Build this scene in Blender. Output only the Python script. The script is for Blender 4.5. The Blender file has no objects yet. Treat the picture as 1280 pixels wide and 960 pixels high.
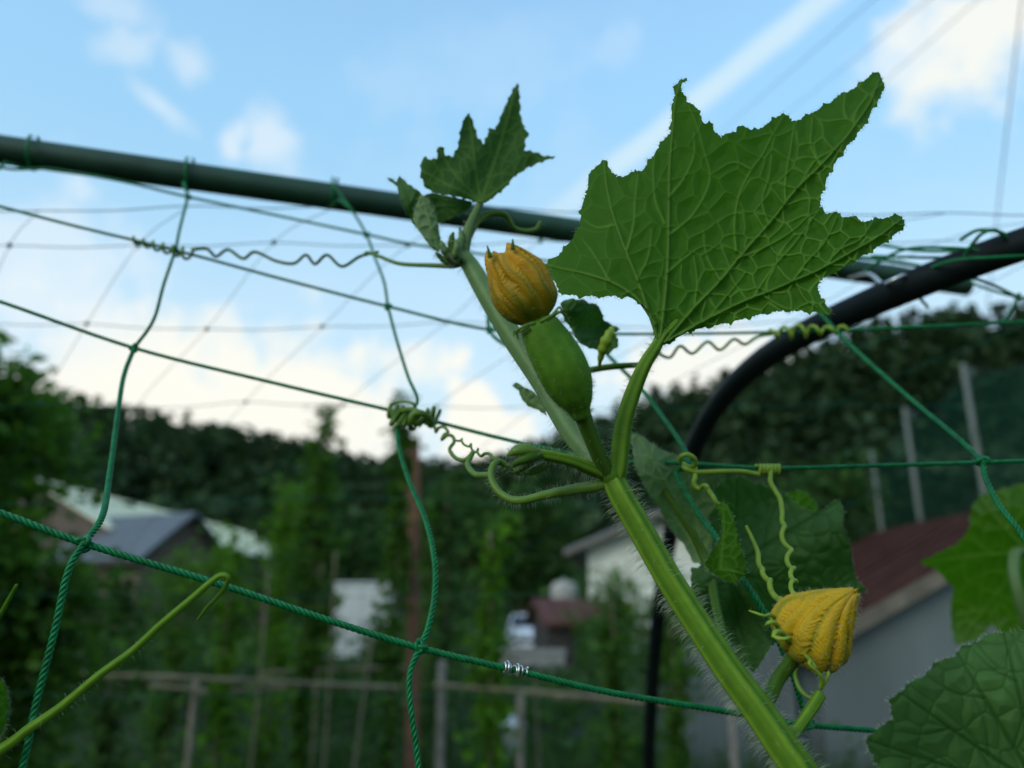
import bpy, math, random
import numpy as np
from mathutils import Vector, noise
from mathutils.geometry import delaunay_2d_cdt

S = bpy.context.scene
COL = S.collection
R = math.radians

# ------------------------------------------------------------------ camera
F = 985.0                     # focal length in pixels of a 1280 px wide picture
PITCH = R(16.0)
CAM = np.array((0.0, 0.0, 1.60))
AX_R = np.array((1.0, 0.0, 0.0))
AX_F = np.array((0.0, math.cos(PITCH), math.sin(PITCH)))
AX_U = np.array((0.0, -math.sin(PITCH), math.cos(PITCH)))
cam_data = bpy.data.cameras.new("camera")
cam = bpy.data.objects.new("camera", cam_data)
COL.objects.link(cam)
cam.location = CAM
cam.rotation_euler = (math.pi / 2 + PITCH, 0, 0)
cam_data.sensor_width = 36.0
cam_data.lens = F / 1280 * 36.0
cam_data.clip_start = 0.01
cam_data.clip_end = 3000
cam_data.dof.use_dof = True
cam_data.dof.focus_distance = 0.262
cam_data.dof.aperture_fstop = 7.9
S.camera = cam

# ------------------------------------------------------------------ light and exposure
SUN_EL, SUN_AZ = R(24), R(-138)          # azimuth from +Y, clockwise positive
sd = Vector((math.sin(SUN_AZ) * math.cos(SUN_EL), math.cos(SUN_AZ) * math.cos(SUN_EL), math.sin(SUN_EL)))
sun_l = bpy.data.lights.new("sun", 'SUN')
sun_l.energy = 0.5
sun_l.angle = R(35)
sun_l.color = (1.0, 0.95, 0.86)
sun = bpy.data.objects.new("sun", sun_l)
COL.objects.link(sun)
sun.location = (-20, -10, 40)
sun.rotation_euler = (-sd).to_track_quat('-Z', 'Y').to_euler()
S.view_settings.view_transform = 'Standard'
S.view_settings.look = 'None'
EXPO = 1.5
S.view_settings.exposure = EXPO
S.view_settings.gamma = 1.0
S.view_settings.use_curve_mapping = False
S.cycles.use_denoising = True
S.cycles.max_bounces = 8
S.cycles.transparent_max_bounces = 12
S.cycles.caustics_reflective = False
S.cycles.caustics_refractive = False


def at(px, py, d):
    """World point seen at pixel (px, py) of the 1280x960 photograph, d metres along the view axis."""
    return CAM + AX_R * ((px - 640) / F * d) + AX_U * ((480 - py) / F * d) + AX_F * d


def at_np(u, v, d):
    return (CAM[None, :] + AX_R[None, :] * ((u - 640) / F * d)[:, None]
            + AX_U[None, :] * ((480 - v) / F * d)[:, None] + AX_F[None, :] * d[:, None])


def ground_at(px, D):
    """Point on the ground under pixel column px, D metres in front of the camera (world +Y)."""
    # at the horizon the column px lies at x = (px-640)/F * depth
    dep = D * math.cos(PITCH)
    return np.array(((px - 640) / F * dep, D, 0.0))


def z_at(py, D):
    """Height that shows at picture row py at D metres in front."""
    a = PITCH + math.atan((480 - py) / F)
    return 1.6 + math.tan(a) * D


# ------------------------------------------------------------------ world
world = bpy.data.worlds.new("World")
S.world = world
world.use_nodes = True
nt = world.node_tree
for n in list(nt.nodes):
    nt.nodes.remove(n)
N = nt.nodes.new
L = nt.links.new


def vdot(a, vec):
    n = N('ShaderNodeVectorMath'); n.operation = 'DOT_PRODUCT'
    L(a, n.inputs[0]); n.inputs[1].default_value = vec
    return n.outputs['Value']


def m2(op, a, b=None, clamp=False):
    n = N('ShaderNodeMath'); n.operation = op; n.use_clamp = clamp
    for i, s in enumerate((a, b)):
        if s is None:
            continue
        if isinstance(s, (int, float)):
            n.inputs[i].default_value = s
        else:
            L(s, n.inputs[i])
    return n.outputs[0]


def smooth(a, lo, hi):
    n = N('ShaderNodeMapRange'); n.interpolation_type = 'SMOOTHSTEP'
    L(a, n.inputs['Value'])
    n.inputs['From Min'].default_value = lo
    n.inputs['From Max'].default_value = hi
    return n.outputs['Result']


def mixc(fac, a, b):
    n = N('ShaderNodeMix'); n.data_type = 'RGBA'
    L(fac, n.inputs['Factor'])
    for k, s in ((6, a), (7, b)):
        if isinstance(s, tuple):
            n.inputs[k].default_value = s
        else:
            L(s, n.inputs[k])
    return n.outputs[2]


def wdir(px, py):
    v = Vector(at(px, py, 1.0) - CAM); v.normalize()
    return v


tc = N('ShaderNodeTexCoord')
D_ = tc.outputs['Generated']
sky = N('ShaderNodeTexSky')
sky.sky_type = 'NISHITA'
sky.sun_disc = False
sky.sun_elevation = SUN_EL
sky.sun_rotation = SUN_AZ
sky.altitude = 100
sky.air_density = 1.0
sky.dust_density = 1.2
sky.ozone_density = 2.0
nz = N('ShaderNodeTexNoise'); nz.inputs['Scale'].default_value = 9.0
nz.inputs['Detail'].default_value = 7.0; nz.inputs['Roughness'].default_value = 0.55
L(D_, nz.inputs['Vector'])
nzb = N('ShaderNodeTexNoise'); nzb.inputs['Scale'].default_value = 22.0
nzb.inputs['Detail'].default_value = 5.0
L(D_, nzb.inputs['Vector'])
nse = m2('ADD', m2('MULTIPLY', m2('SUBTRACT', nz.outputs['Fac'], 0.5), 2.4),
         m2('MULTIPLY', m2('SUBTRACT', nzb.outputs['Fac'], 0.5), 1.6))
tint = N('ShaderNodeMix'); tint.data_type = 'RGBA'; tint.blend_type = 'MULTIPLY'; tint.inputs['Factor'].default_value = 1.0
L(sky.outputs['Color'], tint.inputs[6]); tint.inputs[7].default_value = (1.0, 1.10, 0.98, 1)   # evening white balance
col = tint.outputs[2]
sep = N('ShaderNodeSeparateXYZ'); L(D_, sep.inputs[0])
# thin veil of haze low in the sky
K = 1.0 / (0.15 * 2 ** EXPO)          # sky value that renders as 1.0
hz = m2('MULTIPLY', smooth(sep.outputs['Z'], 0.80, 0.48), 0.85)
col = mixc(hz, col, (0.35 * K, 0.66 * K, 0.93 * K, 1))
hz = m2('MULTIPLY', smooth(sep.outputs['Z'], 0.56, 0.14), 0.95)
col = mixc(hz, col, (0.72 * K, 0.885 * K, 0.97 * K, 1))
# clouds: (centre px, half size px, tilt deg, strength, softness, colour)
CREAM = (1.0 * K, 0.99 * K, 0.90 * K, 1)
WHITE = (0.82 * K, 0.92 * K, 0.99 * K, 1)
clouds = [
    (190, 500, 300, 95, 6, 1.0, 0.8, CREAM),
    (420, 560, 260, 60, 4, 0.85, 0.7, CREAM),
    (20, 360, 120, 100, 40, 0.6, 0.8, WHITE),
    (588, 545, 62, 75, 0, 1.0, 0.5, CREAM),
    (880, 470, 130, 60, 0, 0.9, 0.6, CREAM),
    (1225, 38, 105, 70, 12, 0.9, 1.0, CREAM),
    (1120, 75, 60, 26, 20, 0.5, 0.9, WHITE),
    (150, 12, 38, 18, -10, 0.4, 1.1, WHITE),
    (158, 60, 20, 30, -60, 0.45, 0.9, WHITE),
    (236, 84, 24, 20, -30, 0.5, 1.2, WHITE),
    (200, 132, 48, 14, -28, 0.5, 0.9, WHITE),
    (335, 178, 30, 40, 10, 0.7, 1.1, WHITE),
    (290, 188, 22, 26, 0, 0.75, 0.8, WHITE),
    (770, 55, 26, 26, 50, 0.18, 1.0, WHITE),
    (610, 70, 160, 50, 20, 0.12, 1.0, WHITE),
    (640, 300, 420, 130, 8, 0.12, 1.1, WHITE),
]
for cx, cy, wx, wy, tilt, stg, soft, cc in clouds:
    c = wdir(cx, cy)
    rt = c.cross(Vector((0, 0, 1))).normalized(); up = rt.cross(c).normalized()
    a = R(tilt)
    r2 = rt * math.cos(a) + up * math.sin(a); u2 = up * math.cos(a) - rt * math.sin(a)
    x = m2('DIVIDE', vdot(D_, r2), wx / F); y = m2('DIVIDE', vdot(D_, u2), wy / F)
    d = m2('SQRT', m2('ADD', m2('MULTIPLY', x, x), m2('MULTIPLY', y, y)))
    front = smooth(vdot(D_, c), 0.2, 0.4)
    d = m2('ADD', d, nse)
    msk = smooth(d, 1.0 + 0.35 * soft, 1.0 - 0.75 * soft)
    msk = m2('MULTIPLY', m2('MULTIPLY', msk, stg), front)
    col = mixc(msk, col, cc)
# a straight vapour band crossing the upper sky
p0, p1 = wdir(1035, -5), wdir(775, 205)
nrm = p0.cross(p1).normalized()
mid = (p0 + p1).normalized(); along = (p0 - p1).normalized()
off = m2('ABSOLUTE', m2('ADD', vdot(D_, nrm), m2('MULTIPLY', nse, 0.004)))
band = smooth(off, 0.022, 0.004)
lng = smooth(m2('ABSOLUTE', vdot(D_, along)), 0.40, 0.10)
band = m2('MULTIPLY', m2('MULTIPLY', m2('MULTIPLY', band, lng), smooth(vdot(D_, mid), 0.3, 0.6)), 0.85)
col = mixc(band, col, (0.66 * K, 0.86 * K, 0.97 * K, 1))
bg = N('ShaderNodeBackground'); bg.inputs['Strength'].default_value = 0.15
L(col, bg.inputs['Color'])
wo = N('ShaderNodeOutputWorld'); L(bg.outputs[0], wo.inputs['Surface'])


# ------------------------------------------------------------------ materials
def new_mat(name):
    m = bpy.data.materials.new(name); m.use_nodes = True
    for n in list(m.node_tree.nodes):
        m.node_tree.nodes.remove(n)
    return m, m.node_tree


def c4(c):
    return (c[0], c[1], c[2], 1.0)


def simple_mat(name, base, rough=0.6, var=0.25, scale=20.0, metallic=0.0, bump=0.0, base2=None, spec=0.5, stretch=None):
    """Principled with a noisy base colour (between base*(1-var) and base2)."""
    m, t = new_mat(name)
    n = t.nodes.new; l = t.links.new
    o = n('ShaderNodeOutputMaterial'); p = n('ShaderNodeBsdfPrincipled')
    l(p.outputs[0], o.inputs['Surface'])
    g = n('ShaderNodeTexCoord'); z = n('ShaderNodeTexNoise')
    z.inputs['Scale'].default_value = scale; z.inputs['Detail'].default_value = 6
    vec = g.outputs['Object']
    if stretch:
        mp = n('ShaderNodeMapping'); mp.inputs['Scale'].default_value = stretch
        l(vec, mp.inputs['Vector']); vec = mp.outputs[0]
    l(vec, z.inputs['Vector'])
    x = n('ShaderNodeMix'); x.data_type = 'RGBA'
    mr = n('ShaderNodeMapRange'); mr.inputs['From Min'].default_value = 0.3; mr.inputs['From Max'].default_value = 0.7
    l(z.outputs['Fac'], mr.inputs['Value']); l(mr.outputs[0], x.inputs['Factor'])
    x.inputs[6].default_value = c4([v * (1 - var) for v in base])
    x.inputs[7].default_value = c4(base2 if base2 else [min(1, v * (1 + var)) for v in base])
    l(x.outputs[2], p.inputs['Base Color'])
    p.inputs['Roughness'].default_value = rough
    p.inputs['Metallic'].default_value = metallic
    p.inputs['Specular IOR Level'].default_value = spec
    if bump:
        b = n('ShaderNodeBump'); b.inputs['Strength'].default_value = bump; b.inputs['Distance'].default_value = 0.002
        l(z.outputs['Fac'], b.inputs['Height']); l(b.outputs[0], p.inputs['Normal'])
    return m


def plant_mat(name, base, vein, trans_col, trans=0.35, rough=0.5, spec=0.4, scale=120.0, var=0.2, island=False, trans_vein=None):
    """Leaf or stem tissue: pigment by the 'g' attribute, some light passes through."""
    m, t = new_mat(name)
    n = t.nodes.new; l = t.links.new
    o = n('ShaderNodeOutputMaterial'); p = n('ShaderNodeBsdfPrincipled'); tr = n('ShaderNodeBsdfTranslucent')
    mx = n('ShaderNodeMixShader'); mx.inputs[0].default_value = trans
    l(p.outputs[0], mx.inputs[1]); l(tr.outputs[0], mx.inputs[2]); l(mx.outputs[0], o.inputs['Surface'])
    at_ = n('ShaderNodeAttribute'); at_.attribute_name = 'g'
    x = n('ShaderNodeMix'); x.data_type = 'RGBA'
    l(at_.outputs['Fac'], x.inputs['Factor'])
    x.inputs[6].default_value = c4(base); x.inputs[7].default_value = c4(vein)
    if island:
        gi = n('ShaderNodeNewGeometry'); fac = gi.outputs['Random Per Island']
    else:
        g = n('ShaderNodeTexCoord'); z = n('ShaderNodeTexNoise')
        z.inputs['Scale'].default_value = scale; z.inputs['Detail'].default_value = 4
        l(g.outputs['Object'], z.inputs['Vector']); fac = z.outputs['Fac']
    hs = n('ShaderNodeHueSaturation')
    mr = n('ShaderNodeMapRange'); mr.inputs['From Min'].default_value = 0.2 if not island else 0.0
    mr.inputs['From Max'].default_value = 0.8 if not island else 1.0
    mr.inputs['To Min'].default_value = 1 - var; mr.inputs['To Max'].default_value = 1 + var
    l(fac, mr.inputs['Value']); l(mr.outputs[0], hs.inputs['Value'])
    l(x.outputs[2], hs.inputs['Color'])
    l(hs.outputs[0], p.inputs['Base Color'])
    y = n('ShaderNodeMix'); y.data_type = 'RGBA'
    l(at_.outputs['Fac'], y.inputs['Factor'])
    y.inputs[6].default_value = c4(trans_col); y.inputs[7].default_value = c4(trans_vein or [min(1, v * 1.35) for v in trans_col])
    l(y.outputs[2], tr.inputs['Color'])
    p.inputs['Roughness'].default_value = rough
    p.inputs['Specular IOR Level'].default_value = spec
    return m


# ------------------------------------------------------------------ mesh collecting
WO = {}


class Acc:
    def __init__(self):
        self.v = []; self.f = []; self.m = []; self.g = []; self.n = 0; self.has_g = False

    def add(self, v, f, mat=0, g=None):
        v = np.asarray(v, float)
        f = [np.asarray(q, np.int64) for q in f] if isinstance(f, list) else [np.asarray(f, np.int64)]
        self.v.append(v)
        for q in f:
            if len(q):
                self.f.append(q + self.n); self.m.append(np.full(len(q), mat, np.int32))
        if g is None:
            g = np.zeros(len(v))
        elif np.isscalar(g):
            g = np.full(len(v), float(g))
        self.g.append(np.asarray(g, float))
        self.n += len(v)

    def box(self, lo, hi, mat=0):
        lo, hi = np.array(lo, float), np.array(hi, float)
        v = np.array([[lo[0] if i & 1 == 0 else hi[0], lo[1] if i & 2 == 0 else hi[1], lo[2] if i & 4 == 0 else hi[2]] for i in range(8)])
        self.add(v, np.array([[0, 2, 3, 1], [4, 5, 7, 6], [0, 1, 5, 4], [2, 6, 7, 3], [0, 4, 6, 2], [1, 3, 7, 5]]), mat)

    def hexa(self, pts, mat=0):
        """Eight corners: bottom four in order, top four in order."""
        self.add(np.array(pts, float), np.array([[3, 2, 1, 0], [4, 5, 6, 7], [0, 1, 5, 4], [1, 2, 6, 5], [2, 3, 7, 6], [3, 0, 4, 7]]), mat)


def build(name, acc, mats, parent=None, origin=None, smooth_shade=True):
    V = np.concatenate(acc.v)
    if origin is None:
        origin = WO[parent.name] if parent is not None else np.array((V[:, 0].mean(), V[:, 1].mean(), V[:, 2].min()))
    origin = np.asarray(origin, float)
    me = bpy.data.meshes.new(name)
    me.vertices.add(len(V)); me.vertices.foreach_set('co', (V - origin).astype(np.float32).ravel())
    sizes = np.concatenate([np.full(len(q), q.shape[1], np.int64) for q in acc.f])
    idx = np.concatenate([q.ravel() for q in acc.f])
    me.loops.add(len(idx)); me.loops.foreach_set('vertex_index', idx.astype(np.int32))
    me.polygons.add(len(sizes))
    me.polygons.foreach_set('loop_start', np.concatenate(([0], np.cumsum(sizes)[:-1])).astype(np.int32))
    me.polygons.foreach_set('material_index', np.concatenate(acc.m).astype(np.int32))
    me.polygons.foreach_set('use_smooth', np.full(len(sizes), smooth_shade, bool))
    a = me.attributes.new('g', 'FLOAT', 'POINT')
    a.data.foreach_set('value', np.concatenate(acc.g).astype(np.float32))
    me.update(calc_edges=True)
    me.validate(verbose=False)
    for m in (mats if isinstance(mats, (list, tuple)) else [mats]):
        me.materials.append(m)
    o = bpy.data.objects.new(name, me)
    COL.objects.link(o)
    WO[o.name] = origin
    if parent is not None:
        o.parent = parent
        o.location = origin - WO[parent.name]
    else:
        o.location = origin
    return o


def thing(name, label, cat, loc, group=None):
    o = bpy.data.objects.new(name, None)
    COL.objects.link(o)
    o.empty_display_size = 0.05
    o.location = loc
    WO[o.name] = np.asarray(loc, float)
    return tag(o, label, cat, group)


def tag(o, label=None, cat=None, group=None, kind=None):
    if label: o['label'] = label
    if cat: o['category'] = cat
    if group: o['group'] = group
    if kind: o['kind'] = kind
    return o


# ------------------------------------------------------------------ shapes
def spline(pts, n):
    """Catmull-Rom through rows of pts (any columns), resampled to n rows."""
    P = np.asarray(pts, float)
    if len(P) == 2:
        t = np.linspace(0, 1, n)[:, None]
        return P[0] * (1 - t) + P[1] * t
    E = np.vstack((2 * P[0] - P[1], P, 2 * P[-1] - P[-2]))
    seg = np.linalg.norm(np.diff(P[:, :3], axis=0), axis=1) + 1e-9
    cum = np.concatenate(([0], np.cumsum(seg)))
    s = np.linspace(0, cum[-1], n)
    k = np.clip(np.searchsorted(cum, s, side='right') - 1, 0, len(P) - 2)
    t = ((s - cum[k]) / seg[k])[:, None]
    a, b, c, d = E[k], E[k + 1], E[k + 2], E[k + 3]
    return 0.5 * (2 * b + (c - a) * t + (2 * a - 5 * b + 4 * c - d) * t ** 2 + (3 * b - a - 3 * c + d) * t ** 3)


def frames(P):
    T = np.gradient(P, axis=0)
    T /= np.linalg.norm(T, axis=1)[:, None] + 1e-12
    up = np.array((0, 0, 1.0)) if abs(T[0][2]) < 0.9 else np.array((1.0, 0, 0))
    n = np.cross(T[0], up); n /= np.linalg.norm(n)
    Ns = [n]
    for i in range(1, len(P)):
        n = n - T[i] * n.dot(T[i]); n /= np.linalg.norm(n) + 1e-12
        Ns.append(n)
    Ns = np.array(Ns)
    return T, Ns, np.cross(T, Ns)


def tube(acc, P, rad, sides=8, ridges=0, ridge=0.0, mat=0, g=None, cap=True, twist=0.0, prof=None):
    P = np.asarray(P, float); n = len(P)
    rad = np.full(n, float(rad)) if np.isscalar(rad) else np.asarray(rad, float)
    T, A, B = frames(P)
    th = np.linspace(0, 2 * math.pi, sides, endpoint=False)
    if prof is None:
        prof = np.tile(1 + ridge * np.cos(ridges * th) if ridges else np.ones(sides), (n, 1))
    ang = th[None, :] + twist * np.arange(n)[:, None]
    V = P[:, None, :] + (rad[:, None] * prof)[..., None] * (np.cos(ang)[..., None] * A[:, None, :] + np.sin(ang)[..., None] * B[:, None, :])
    V = V.reshape(-1, 3)
    i = np.arange(n - 1)[:, None]; j = np.arange(sides)[None, :]
    k = (j + 1) % sides
    Q = np.stack((i * sides + j, i * sides + k, (i + 1) * sides + k, (i + 1) * sides + j), -1).reshape(-1, 4)
    faces = [Q]
    G = np.tile((0.5 + 0.5 * np.cos(ridges * th)) if ridges else np.zeros(sides), n) if g is None else np.full(len(V), g) if np.isscalar(g) else (np.repeat(g, sides) if np.ndim(g) == 1 else g.ravel())
    if cap:
        V = np.vstack((V, P[0] - T[0] * rad[0] * 0.3, P[-1] + T[-1] * rad[-1] * 0.6))
        G = np.concatenate((G, [G[0], G[-1]]))
        j = np.arange(sides); k = (j + 1) % sides
        faces.append(np.stack((np.full(sides, n * sides), k, j), -1))
        faces.append(np.stack((np.full(sides, n * sides + 1), (n - 1) * sides + j, (n - 1) * sides + k), -1))
    acc.add(V, faces, mat, G)


def pxpath(pts, n):
    """Rows (px, py, depth, width_px) -> world points and radii, smoothed."""
    Pw = []
    for px, py, d, w in pts:
        Pw.append(list(at(px, py, d)) + [w * 0.5 * d / F])
    q = spline(Pw, n)
    return q[:, :3], np.maximum(q[:, 3], 2e-5)


def rope(acc, P, r, pitch=0.0062, mat=0, phase=0.0):
    """Three twisted strands along the polyline P."""
    P = np.asarray(P, float)
    Ls = np.concatenate(([0], np.cumsum(np.linalg.norm(np.diff(P, axis=0), axis=1))))
    n = max(8, int(Ls[-1] / pitch * 9))
    Q = spline(P, n)
    T, A, B = frames(Q)
    s = np.concatenate(([0], np.cumsum(np.linalg.norm(np.diff(Q, axis=0), axis=1))))
    for k in range(3):
        a = s / pitch * 2 * math.pi + k * 2 * math.pi / 3 + phase
        C = Q + 0.53 * r * (np.cos(a)[:, None] * A + np.sin(a)[:, None] * B)
        tube(acc, C, r * 0.50, 7, mat=mat, cap=True)


def hairs(acc, pos, nor, length, rad, rng, mat=0, droop=0.35, spread=0.35):
    """Many fine bent hairs."""
    n = len(pos)
    if n == 0:
        return
    d = nor + rng.normal(0, spread, (n, 3)); d /= np.linalg.norm(d, axis=1)[:, None]
    ln = length * rng.uniform(0.45, 1.15, n)
    bend = rng.normal(0, 1, (n, 3)) * 0.5 + np.array((0, 0, -1.0)); bend /= np.linalg.norm(bend, axis=1)[:, None]
    mid = pos + d * (ln * 0.5)[:, None]
    tip = pos + d * (ln * 0.92)[:, None] + bend * (ln * droop)[:, None]
    a = np.cross(d, rng.normal(0, 1, (n, 3))); a /= np.linalg.norm(a, axis=1)[:, None]
    b = np.cross(d, a)
    V = np.zeros((n, 7, 3))
    for k in range(3):
        th = k * 2 * math.pi / 3
        off = math.cos(th) * a + math.sin(th) * b
        V[:, k] = pos - d * 0.0002 + off * rad
        V[:, 3 + k] = mid + off * rad * 0.75
    V[:, 6] = tip
    base = (np.arange(n) * 7)[:, None]
    q = np.concatenate([base + np.array([[k, (k + 1) % 3, 3 + (k + 1) % 3, 3 + k]]) for k in range(3)])
    t = np.concatenate([base + np.array([[3 + k, 3 + (k + 1) % 3, 6]]) for k in range(3)])
    acc.add(V.reshape(-1, 3), [q, t], mat, 0.0)


def tube_hairs(acc, P, rad, count, length, hr, rng, mat=1, **kw):
    """Hairs on a stalk, fewer on the camera side, so they show mainly along the outline."""
    T, A, B = frames(P)
    i = rng.integers(0, len(P) - 1, count); f = rng.random(count)[:, None]
    th = rng.uniform(0, 2 * math.pi, count)
    ny = np.cos(th) * A[i][:, 1] + np.sin(th) * B[i][:, 1]
    k = rng.random(count) < np.clip(0.62 + ny * 1.3, 0.03, 1)
    i, f, th = i[k], f[k], th[k]
    c = P[i] * (1 - f) + P[i + 1] * f
    nrm = np.cos(th)[:, None] * A[i] + np.sin(th)[:, None] * B[i]
    hairs(acc, c + nrm * rad[i][:, None], nrm, length, hr, rng, mat, **kw)


def leaf_cards(centers, size, rng, flat=0.4, shape=0.6):
    """Small folded leaves (kite of two triangles) at centres; size may be an array."""
    n = len(centers)
    size = np.full(n, float(size)) if np.isscalar(size) else size
    size = size * rng.uniform(0.6, 1.25, n)
    d = rng.normal(0, 1, (n, 3)); d[:, 2] = d[:, 2] * 0.5 - 0.35
    d /= np.linalg.norm(d, axis=1)[:, None]
    w = np.cross(d, rng.normal(0, 1, (n, 3)) * flat + np.array((0, 0, 1.0))); w /= np.linalg.norm(w, axis=1)[:, None] + 1e-9
    up = np.cross(w, d)
    h = (size * 0.5)[:, None]
    V = np.zeros((n, 4, 3))
    V[:, 0] = centers - d * h
    V[:, 1] = centers + w * h * shape + up * h * 0.25 - d * h * 0.2
    V[:, 2] = centers + d * h
    V[:, 3] = centers - w * h * shape + up * h * 0.25 - d * h * 0.2
    b = (np.arange(n) * 4)[:, None]
    Fc = np.concatenate((b + np.array([[0, 1, 2]]), b + np.array([[0, 2, 3]])))
    return V.reshape(-1, 3), Fc


def in_poly(pts, poly):
    x, y = pts[:, 0], pts[:, 1]
    inside = np.zeros(len(pts), bool)
    n = len(poly); j = n - 1
    for i in range(n):
        xi, yi = poly[i]; xj, yj = poly[j]
        c = ((yi > y) != (yj > y)) & (x < (xj - xi) * (y - yi) / (yj - yi + 1e-12) + xi)
        inside ^= c
        j = i
    return inside


def poly_dist(pts, line):
    """Distance to a polyline and the fraction along it of the nearest point."""
    line = np.asarray(line, float)
    best = np.full(len(pts), 1e9); tt = np.zeros(len(pts))
    seg = np.linalg.norm(np.diff(line, axis=0), axis=1); cum = np.concatenate(([0], np.cumsum(seg)))
    for i in range(len(line) - 1):
        a, b = line[i], line[i + 1]
        ab = b - a; l2 = ab.dot(ab) + 1e-12
        t = np.clip(((pts - a) @ ab) / l2, 0, 1)
        d = np.linalg.norm(pts - (a + t[:, None] * ab), axis=1)
        m = d < best
        best[m] = d[m]; tt[m] = (cum[i] + t[m] * seg[i]) / (cum[-1] + 1e-9)
    return best, tt


def Z(x0, y0, s):
    return lambda pts: [(x0 + p[0] / s, y0 + p[1] / s) + tuple(p[2:]) for p in pts]


def auto_side_veins(prim, rng, step=34, length=70, ang=48):
    """Side veins that leave a main vein alternately left and right and curve towards its tip."""
    out = []
    for line in prim:
        q = spline([list(p) + [0] for p in line], 40)[:, :2]
        ln = np.linalg.norm(np.diff(q, axis=0), axis=1).sum()
        k = max(2, int(ln / step)); sgn = 1
        for i in range(1, k):
            f = (i + rng.uniform(-0.2, 0.2)) / k
            j = int(f * 38)
            t = q[j + 1] - q[j]; t /= np.linalg.norm(t) + 1e-9
            L_ = length * (1 - 0.55 * f) * rng.uniform(0.8, 1.2)
            a = R(ang) * sgn
            d0 = np.array((t[0] * math.cos(a) - t[1] * math.sin(a), t[0] * math.sin(a) + t[1] * math.cos(a)))
            p0 = q[j]; p1 = p0 + d0 * L_ * 0.55; p2 = p1 + (d0 * 0.75 + t * 0.5) * L_ * 0.5
            out.append([tuple(p0), tuple(p1), tuple(p2)])
            sgn = -sgn
    return out


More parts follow.
